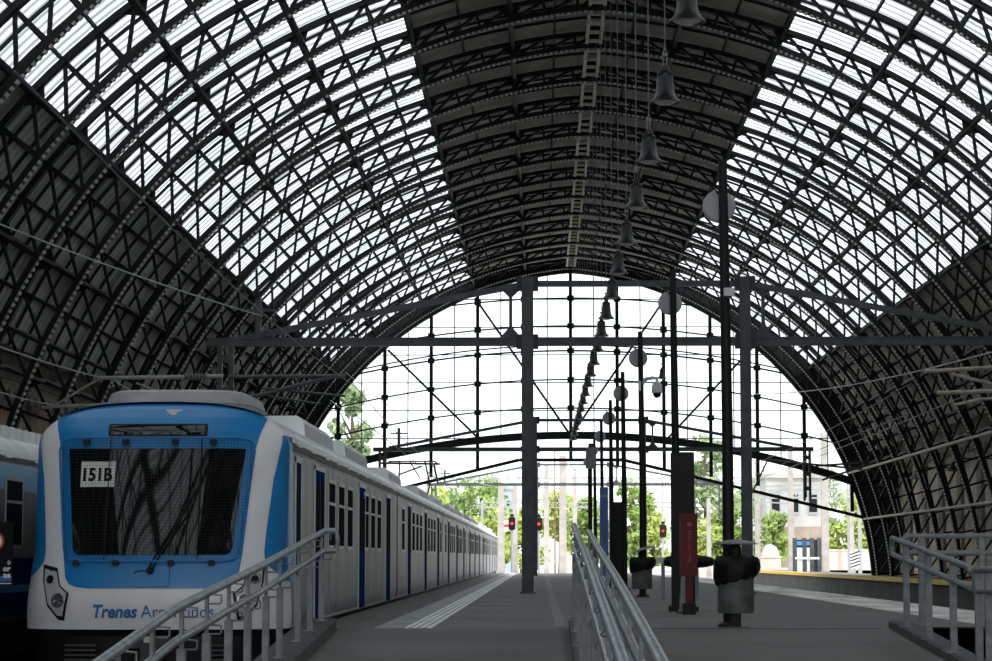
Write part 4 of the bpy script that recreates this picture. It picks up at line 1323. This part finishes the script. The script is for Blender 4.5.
# kerbs
def kerb(name, x0, x1, y0, y1, h, label):
    mb = MB(); ys = [y1, YR, 14.7, y0] if y1 > YR else [y1, 14.7, y0]
    rows = []
    for y in ys:
        z = zr(y)
        rows.append([(x0, y, z - 0.3), (x0, y, z + h - 0.02), (x0 + 0.03, y, z + h), (x1 - 0.03, y, z + h), (x1, y, z + h - 0.02), (x1, y, z - 0.3)])
    mb.grid(rows)
    n = len(ys)
    mb.add(rows[0], [(0, 1, 2, 3, 4, 5)]); mb.add(rows[-1], [(5, 4, 3, 2, 1, 0)])
    return struct(mb.build(name, M['curb']), label, 'kerb')
kerb('trim_kerb_left', -2.86, -2.46, 9, 28.75, 0.14, 'dark concrete kerb under the sloping handrail by the train')
kerb('trim_kerb_middle', 0.33, 0.74, 9, 28.95, 0.14, 'dark concrete kerb under the paired middle handrails')
kerb('trim_kerb_right', 4.22, 4.48, 15, 29.2, 0.10, 'dark concrete kerb along the dark stair pit')
# stair pit
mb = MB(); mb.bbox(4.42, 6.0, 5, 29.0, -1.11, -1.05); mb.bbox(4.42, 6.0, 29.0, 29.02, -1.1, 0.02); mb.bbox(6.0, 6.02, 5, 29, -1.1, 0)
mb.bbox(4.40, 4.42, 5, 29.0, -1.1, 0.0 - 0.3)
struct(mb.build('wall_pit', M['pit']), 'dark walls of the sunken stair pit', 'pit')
mb = MB(); mb.bbox(4.3, 6.0, 28.9, 29.05, -1.1, 0.0); struct(mb.build('floor_pit_edge', M['curb']), 'concrete edge behind the stair pit', 'kerb')
# right handrails
t = thing('handrail', 'sloping grey handrail on the kerb of the stair pit', 'handrail', (4.27, 29.0, 0), 'galvanised handrails')
def L_(px, py, x=4.27):
    Y = x * FPX / (px - 541); p = at(px, py, Y); return Vector((0, Y - 29.0, p.z))
A, B = L_(890, 538), L_(966, 567.5); dlow = 0.20
MB().tube([A + Vector((0, 0, -dlow)), A + Vector((0, 0.06, -dlow / 2)), A, B, B + Vector((0, -0.1, -0.06))], 0.034, 10).build('top_rail', M['galvpost'], t, smooth=True)
MB().tube([A + Vector((0, 0, -dlow)), B + Vector((0, 0, -dlow))], 0.032, 10).build('lower_rail', M['galvpost'], t, smooth=True)
for px in (903, 925, 949):
    a = L_(px, 540); z = A.z + (B.z - A.z) * (a.y - A.y) / (B.y - A.y)
    zb = zr(a.y + 29) + 0.09
    mb = MB(); mb.bbox(-0.035, 0.035, a.y - 0.03, a.y + 0.03, zb, z - 0.03); mb.bbox(-0.08, 0.08, a.y - 0.07, a.y + 0.07, zb, zb + 0.012); mb.build('post', M['galvpost'], t)
B2 = B + Vector((0, -0.35, -0.02)); C2 = L_(1010, 569.5)
t = thing('handrail', 'level grey handrail at the right edge, nearest the camera', 'handrail', (4.27, 29.0, 0), 'galvanised handrails')
MB().tube([B2, C2], 0.036, 10).build('top_rail', M['galvpost'], t, smooth=True)
MB().tube([B2 + Vector((0, 0.1, -dlow)), C2 + Vector((0, 0, -dlow))], 0.034, 10).build('lower_rail', M['galvpost'], t, smooth=True)
MB().tube([B2 + Vector((0, 0.02, 0.02)), B2 + Vector((0, 0.02, -dlow - 0.02))], 0.04, 10).build('end_loop', M['galvpost'], t, smooth=True)
for px in (974, 984, 1005):
    a = L_(px, 570); zb = zr(a.y + 29) + 0.09
    MB().bbox(-0.035, 0.035, a.y - 0.03, a.y + 0.03, zb, B2.z - 0.03).build('post', M['galvpost'], t)
Yh = 29.1
t = thing('handrail', 'horizontal grey guard rail along the back of the stair pit', 'handrail', (4.4, Yh, 0), 'galvanised handrails')
zt = at(950, 536, Yh).z; zl = at(950, 553, Yh).z
MB().tube([(at(903, 542, Yh).x - 4.4, 0, zt - 0.06), (at(906, 536, Yh).x - 4.4, 0, zt), (2.2, 0, zt)], 0.036, 10).build('top_rail', M['galvpost'], t, smooth=True)
MB().tube([(at(903, 553, Yh).x - 4.4, 0, zl), (2.2, 0, zl)], 0.034, 10).build('lower_rail', M['galvpost'], t, smooth=True)
for px in (921, 982, 1030):
    x = at(px, 560, Yh).x - 4.4
    MB().bbox(x - 0.035, x + 0.035, -0.03, 0.03, 0, zt).build('post', M['galvpost'], t)

# ------------------------------------------------------------------ wall lamps on the left, right
for k, (px, py, Y) in enumerate(((10, 404, 66), (35, 393, 71), (52, 381, 75.5))):
    p = at(px, py, Y)
    t = thing('wall_lamp', 'round pale globe lamp on the left wall, %s from the left edge' % ORD[k], 'wall lamp', p, 'globe lamps on the left wall')
    MB().lathe([(0.0, -0.28), (0.16, -0.24), (0.27, -0.1), (0.29, 0.0), (0.25, 0.14), (0.1, 0.24), (0.06, 0.34), (0.0, 0.35)], n=20).build('globe', M['disc'], t, smooth=True)
    MB().tube([(0, 0, 0.32), (-0.05, 0, 0.6), (-0.5, 0, 0.65)], 0.03, 6).build('arm', M['dark'], t)
for k in range(6):
    y = RIB_Y[2 + k * 2] + 2.3
    t = thing('wall_lamp', 'small dark bracket lamp on the right wall, %s from the glazed end' % ORD[k], 'wall lamp', (XR + 14.3, y, 4.2), 'bracket lamps on the right wall')
    MB().lathe([(0.0, 0.3), (0.08, 0.28), (0.12, 0.1), (0.24, 0.0), (0.2, -0.02), (0.0, -0.05)], n=16).build('shade', M['disc'] if k % 2 else M['bell'], t, smooth=True)
    MB().tube([(0, 0, 0.28), (0.2, 0, 0.45), (1.6, 0, 0.45)], 0.03, 6).build('arm', M['dark'], t)

# ------------------------------------------------------------------ the yard outside
def mast(label, px, pytop, Y, wpx, m, taper=0.7, name='line_mast', arms=()):
    x = at(px, 558, Y).x; zt = at(px, pytop, Y).z; w = wpx / FPX * Y / 2
    t = thing(name, label, 'mast', (x, Y, -1.12), 'line masts in the yard')
    h = zt + 1.12
    MB().add([(-w, -w, 0), (w, -w, 0), (w, w, 0), (-w, w, 0), (-w * taper, -w * taper, h), (w * taper, -w * taper, h), (w * taper, w * taper, h), (-w * taper, w * taper, h)],
             [(3, 2, 1, 0), (4, 5, 6, 7), (0, 1, 5, 4), (1, 2, 6, 5), (2, 3, 7, 6), (3, 0, 4, 7)]).build('shaft', m, t)
    MB().box((0, 0, h + 0.06), (w * 1.9 * taper, w * 1.9 * taper, 0.12)).build('cap', m, t)
    if arms:
        for zf, L in arms:
            mb = MB(); mb.bar((0, 0, h * zf), (L, 0, h * zf + 0.15), 0.08); mb.bar((0, 0, h * zf - 0.9), (L * 0.8, 0, h * zf + 0.1), 0.06); mb.build('arm', M['lat'], t)
    return t
mast('wide pale concrete mast left of the red signal', 501, 488, 170, 8, M['concp'], arms=((0.8, -2),))
mast('pale concrete mast carrying equipment behind the red signal', 515, 486, 176, 6, M['concp'], arms=((0.85, 2.5),))
mast('concrete mast with a ball fitting right of the near gantry column', 546.5, 466, 190, 5.5, M['concp'], 0.8)
mast('tall concrete mast, widest of the group right of the near column', 563, 457, 178, 7.5, M['concp'], 0.9, arms=((0.75, -2.5), (0.6, 2.0)))
mast('thin rusty mast between the concrete masts', 555, 452, 182, 1.8, M['rust'], 0.6)
mast('pale concrete mast half hidden behind the handrails', 575, 470, 200, 5, M['concp'])
mast('slim white concrete mast left of the near bin', 709, 500, 165, 5, M['concp'], arms=((0.7, -3),))
mast('pale mast behind the right gantry column', 758, 462, 160, 5.5, M['concp'], arms=((0.8, 3),))
mast('white concrete mast beside the poster kiosk', 791.5, 452, 158, 6.5, M['concp'], arms=((0.75, 3), (0.62, -3)))
mast('tall white concrete mast right of the poster kiosk', 825.5, 436, 154, 7.5, M['concp'], 0.85, arms=((0.72, 1.3),))
mast('slim white mast near the shed foot at the right', 852, 478, 170, 5, M['concp'])
mast('thin dark mast with a round fitting before the green trees', 848.5, 486, 150, 1.8, M['lat'], 0.8)
mast('slim pale mast before the middle trees', 663, 540 - 60, 210, 2.6, M['concp'])
# lattice portal beams
def lattice_beam(label, x0, x1, py, hpx, Y):
    a, b = at(x0, py, Y), at(x1, py, Y); h = hpx / FPX * Y
    t = thing('lattice_beam', label, 'lattice beam', (a.x, Y, a.z), 'lattice beams over the yard')
    L = b.x - a.x
    mb = MB(); mb.bbox(0, L, -0.05, 0.05, h / 2 - 0.05, h / 2 + 0.05); mb.bbox(0, L, -0.05, 0.05, -h / 2 - 0.05, -h / 2 + 0.05)
    mb.build('chord', M['lat'], t)
    mb = MB(); n = max(4, int(L / (h * 0.9)))
    for i in range(n):
        s_ = 1 if i % 2 else -1
        mb.bar((L * i / n, 0, s_ * h / 2), (L * (i + 1) / n, 0, -s_ * h / 2), 0.06)
    mb.build('lattice', M['lat'], t)
    for x in (0.2, L - 0.2):
        mb = MB(); mb.bbox(x - 0.12, x + 0.12, -0.12, 0.12, -a.z - 1.12, h / 2); mb.build('post', M['lat'], t)
lattice_beam('long pale lattice beam over the yard tracks, nearest the shed', 425, 760, 481, 6, 180)
lattice_beam('pale lattice beam over the right hand yard tracks', 748, 862, 494, 8, 165)
lattice_beam('faint lattice beam far behind the signals', 480, 720, 505, 5, 240)
lattice_beam('lower far lattice beam before the middle trees', 590, 760, 520, 4, 260)
# yard wires
for k, (x0, z) in enumerate(((-4.5, 6.3), (-1.5, 6.6), (3.5, 6.4), (8.8, 6.0), (12.0, 6.2), (15, 6.6))):
    wire((x0 - 2, 140, z), (x0 + 2.5, 185, z - 0.2), 0.25, 0.025, 'thin yard wire outside the shed, %s from the left' % ORD[k], M['lat'], 8)
# signals
def signal(label, px, py, Y, board=False):
    p = at(px, py, Y)
    t = thing('railway_signal', label, 'signal', (p.x, Y, -1.12), 'red railway signals')
    z = p.z + 1.12
    MB().tube([(0, 0.15, 0), (0, 0.15, z)], 0.08, 8).build('post', M['lat'], t)
    mb = MB(); w = 3.3 / FPX * Y; h = 6.5 / FPX * Y
    mb.prism([(-w, -h * .8), (-w * .6, -h), (w * .6, -h), (w, -h * .8), (w, h * .8), (w * .6, h), (-w * .6, h), (-w, h * .8)], -0.05, 0.1); 
    hd = mb.build('head', M['black'], t); hd.location = (0, 0, z)
    MB().box((0, 0, z + h * 1.25), (w * 1.1, 0.2, h * 0.4)).build('cap', M['black'], t)
    MB().lathe([(0.10, 0), (0.10, 0.03), (0.0, 0.05)], (0, -0.06, 0), 14, rx90).build('red_lens', M['sigred'], hd)
    MB().lathe([(0.15, 0), (0.19, 0), (0.19, 0.2), (0.15, 0.2), (0.15, 0)], (0, -0.06, 0), 14, rx90, False).build('hood', M['black'], hd)
    if board:
        MB().box((-0.36, 0.05, z - 0.15), (0.36, 0.04, 0.75)).build('white_board', M['paper'], t)
        MB().box((-0.36, 0.02, z - 0.15), (0.37, 0.04, 0.16)).build('red_bar', M['signred'], t)
signal('red signal with white and red board left of the near column', 512, 523.5, 165, True)
signal('red signal half hidden by the near gantry column', 539, 524, 165)
signal('small red signal before the green trees between posts', 663, 531, 200)
t = thing('track_sign', 'small round blue and white sign beside the near column', 'sign', at(522, 551, 170) * 1.0)
MB().lathe([(0.24, 0), (0.24, 0.03)], (0, 0, 0), 20, rx90).build('disc', M['paper'], t)
MB().box((0, -0.04, 0.04), (0.2, 0.02, 0.12)).build('symbol', M['totemb'], t)
MB().box((0, 0.05, -0.8), (0.06, 0.04, 1.6)).build('post', M['lat'], t)
# kiosk
Yk = 150
a, b = at(795, 570, Yk), at(819, 538, Yk)
t = thing('poster_kiosk', 'dark framed kiosk with white posters and blue headings', 'kiosk', ((a.x + b.x) / 2, Yk, -0.2))
w = (b.x - a.x) / 2; h = b.z + 0.2
for x in (-w, -w / 3 + 0.1, w / 3 + 0.05, w):
    MB().bbox(x - 0.13, x + 0.13, -0.1, 0.1, 0, h).build('post', M['gantry'], t)
MB().bbox(-w, w, 0.02, 0.1, 0, h - 0.1).build('back_panel', M['dark'], t)
for x in (-w * 0.6, 0.12 + w * 0.05):
    MB().bbox(x - 0.2, x + 0.2, -0.05, 0.02, 0.15, h * 0.74).build('poster', M['paper'], t)
    MB().bbox(x - 0.24, x + 0.24, -0.06, 0.02, h * 0.80, h * 0.91).build('heading', M['bluetin'], t)
MB().bbox(-w, w, -0.12, 0.02, h * 0.42, h * 0.48).build('cross_rail', M['paper'], t)
MB().bbox(-w - 0.2, w + 0.05, -0.4, 0.4, -0.95, 0.0).build('plinth', M['conc'], t)
# striped board
p = at(855, 560, 150)
t = thing('hazard_board', 'small board with black and white diagonal stripes on a post', 'sign', (p.x, 150, p.z))
MB().box((0, 0, 0), (0.6, 0.04, 1.0)).build('board', M['paper'], t)
mb = MB()
for k in range(5):
    z = -0.42 + 0.2 * k
    mb.add([(-0.3, -0.03, z - 0.08), (0.3, -0.03, z + 0.12), (0.3, -0.03, z + 0.2), (-0.3, -0.03, z)], [(0, 1, 2, 3)])
mb.build('stripe_pattern', M['ink'], t)
MB().box((0, 0.06, -0.7), (0.08, 0.06, 2.2)).build('post', M['lat'], t)
# low walls
def wall_thing(name, label, cat, x0, x1, ytop, Y, m, depth=0.5, ybase=None):
    a, b = at(x0, ytop, Y), at(x1, ytop, Y)
    mb = MB(); mb.bbox(a.x, b.x, Y, Y + depth, -1.12, a.z); mb.bbox(a.x - 0.05, b.x + 0.05, Y - 0.06, Y + depth + 0.06, a.z, a.z + 0.12)
    return tag(mb.build(name, m), label, cat)
wall_thing('boundary_wall', 'pinkish white low wall left of the poster kiosk', 'wall', 752, 781, 558, 172, M['pinkw'])
wall_thing('boundary_wall', 'pinkish white low wall right of the poster kiosk, before green trees', 'wall', 818, 900, 551, 172, M['pinkw'])
mb = MB(); mb.bbox(10, 60, 172, 320, -1.1, -0.02); struct(mb.build('floor_yard_paving', M['gravel']), 'bright yard paving beyond the far platform', 'ground')
# white heap
p = at(770, 552, 180)
tag(MB().lathe([(0.75, -0.9), (0.7, -0.1), (0.5, 0.35), (0.3, 0.5), (0, 0.62)], (p.x, 180, p.z), 14).build('sand_heap', M['conc'], smooth=True), 'white heap behind the pinkish low wall', 'heap')
# buildings
def building(label, x0, x1, ytop, Y, m, nwin, rows, depth=12, band=None):
    a, b = at(x0, ytop, Y), at(x1, ytop, Y)
    t = thing('building', label, 'building', ((a.x + b.x) / 2, Y, -1.12))
    w = (b.x - a.x) / 2; h = a.z + 1.12
    MB().bbox(-w, w, 0, depth, 0, h).build('walls', m, t)
    MB().bbox(-w - 0.3, w + 0.3, -0.3, depth + 0.3, h, h + 0.4).build('roof', M['greyb'], t)
    if band: MB().bbox(-w - 0.05, w + 0.05, -0.06, 0, 0, h * band).build('lower_wall', M['brown'], t)
    for i in range(nwin):
        for j in range(rows):
            x = -w + 2 * w * (i + 0.5) / nwin; z = h * (0.55 + 0.4 * (j + 0.5) / rows) if band else h * (0.2 + 0.75 * (j + 0.5) / rows)
            f = MB().box((x, -0.05, z), (2 * w / nwin * 0.5, 0.1, h / rows * 0.22)).build('window', M['lat'], t)
            MB().box((x, -0.09, z), (2 * w / nwin * 0.42, 0.06, h / rows * 0.17)).build('pane', M['wing'], f)
building('grey and brown building behind the poster kiosk', 766, 822, 478, 215, M['greyb'], 3, 1, band=0.52)
building('blue grey flat block seen over the silver train', 491, 512, 489, 330, M['bluegrey'], 3, 3)
building('pale low building left behind the trees', 560, 600, 505, 360, M['conc'], 4, 2)
# trees
def tree(label, px, ytop, hwpx, Y, mk, n=1500, ybot=None, seed=0):
    rnd = random.Random(seed)
    p = at(px, ytop, Y); zt = p.z; hw = hwpx / FPX * Y
    zb = at(px, ybot, Y).z if ybot else -0.2
    t = thing('tree', label, 'tree', (p.x, Y, -1.12), 'trees beyond the shed')
    H = zt + 1.12; cb = zb + 1.12
    mb = MB(); mb.tube([(0, 0, 0), (0.1, 0, cb + (H - cb) * 0.4), (0, 0, H * 0.85)], [0.28, 0.2, 0.06], 8)
    for k in range(5):
        a = rnd.uniform(0, 6.28); z0 = cb + (H - cb) * rnd.uniform(0.05, 0.5)
        mb.tube([(0, 0, z0), (math.cos(a) * hw * 0.6, math.sin(a) * hw * 0.6, z0 + (H - z0) * 0.45)], [0.1, 0.03], 5)
    mb.build('trunk', M['bark'], t)
    cl = []
    for k in range(16):
        a = rnd.uniform(0, 6.28); r = hw * math.sqrt(rnd.random()) * 0.75; zz = rnd.uniform(0.12, 0.9)
        f = 1 - abs(zz - 0.45) * 0.9
        cl.append((math.cos(a) * r * f, math.sin(a) * r * f, cb + (H - cb) * zz, rnd.uniform(0.22, 0.42) * hw))
    mb = MB(); ls = 0.30 * Y / 200
    for i in range(n):
        c = rnd.choice(cl); v = Vector((rnd.gauss(0, 1), rnd.gauss(0, 1), rnd.gauss(0, 1))).normalized() * c[3] * (0.55 + 0.5 * rnd.random())
        o = Vector((c[0], c[1], c[2])) + v
        if o.z > H: continue
        u = Vector((rnd.gauss(0, 1), rnd.gauss(0, 1), rnd.gauss(0, 1))).normalized(); w = u.orthogonal().normalized()
        s_ = ls * rnd.uniform(0.6, 1.3)
        mb.add([o - u * s_, o + w * s_ * 0.55, o + u * s_, o - w * s_ * 0.55], [(0, 1, 2, 3)])
    mb.build('crown', M[mk], t)
TREES = [('pale green tree beside the arch above the silver train', 352, 386, 26, 150, 'leaf2', 1300, 470),
         ('low yellow green tree just above the rear of the silver train', 440, 487, 34, 235, 'leaf1', 1500, None),
         ('olive green tree behind the blue grey block', 480, 475, 40, 270, 'leaf0', 1500, None),
         ('yellow green bush right of the red signal', 522, 505, 24, 260, 'leaf1', 1200, None),
         ('yellow green tree behind the concrete masts', 560, 490, 34, 300, 'leaf1', 1400, None),
         ('bright green tree left of the black totem', 632, 478, 30, 230, 'leaf0', 1500, None),
         ('tall pale tree between the totem and the nearest post', 704, 425, 38, 235, 'leaf2', 1800, None),
         ('dark green tree behind the nearest lamp post', 742, 470, 32, 240, 'leaf0', 1500, None),
         ('pale green bush low behind the perch bench', 690, 520, 34, 215, 'leaf1', 1300, None),
         ('dark green tree against the brown building', 772, 505, 22, 205, 'leaf0', 900, None),
         ('bright green tree behind the right low wall', 846, 490, 32, 195, 'leaf1', 1700, None),
         ('green tree at the far right shed foot', 880, 500, 24, 205, 'leaf0', 1000, None),
         ('broad pale green bush left of the black totem, low', 652, 505, 34, 250, 'leaf1', 1800, None),
         ('dark green hedge tree between totem and nearest post, low', 716, 500, 36, 225, 'leaf0', 1900, None),
         ('yellow green tree behind the left signals', 490, 500, 34, 245, 'leaf1', 1500, None),
         ('pale tree above the rear roofs of the silver train', 460, 492, 40, 290, 'leaf2', 1600, None),
         ('broad tree behind the handrail tops', 590, 498, 34, 290, 'leaf0', 1500, None),
         ('bright bush right behind the yellow platform edge', 868, 515, 30, 190, 'leaf1', 1500, None),
         ('grey green tree far behind the building', 812, 465, 36, 280, 'leaf2', 1300, None)]
for i, (lab, px, yt, hw, Y, mk, n, yb) in enumerate(TREES): tree(lab, px, yt, hw, Y, mk, n, yb, 11 + i)

# ------------------------------------------------------------------ light
w = bpy.data.worlds.new('world'); sc.world = w; w.use_nodes = True
nt = w.node_tree
bg = nt.nodes['Background']
bg.inputs['Color'].default_value = (0.93, 0.975, 1.0, 1); bg.inputs['Strength'].default_value = 1.65
sun = bpy.data.objects.new('sun', bpy.data.lights.new('sun', 'SUN')); C.objects.link(sun)
sun.data.energy = 2.2; sun.data.angle = R_(3); sun.data.color = (1, 0.96, 0.9)
sun.rotation_euler = (R_(38), R_(14), 0)
vs = sc.view_settings
vs.view_transform = 'Standard'; vs.look = 'None'; vs.exposure = 0.27; vs.gamma = 1.0
sc.cycles.use_denoising = True
sc.cycles.max_bounces = 8; sc.cycles.diffuse_bounces = 4; sc.cycles.transparent_max_bounces = 12
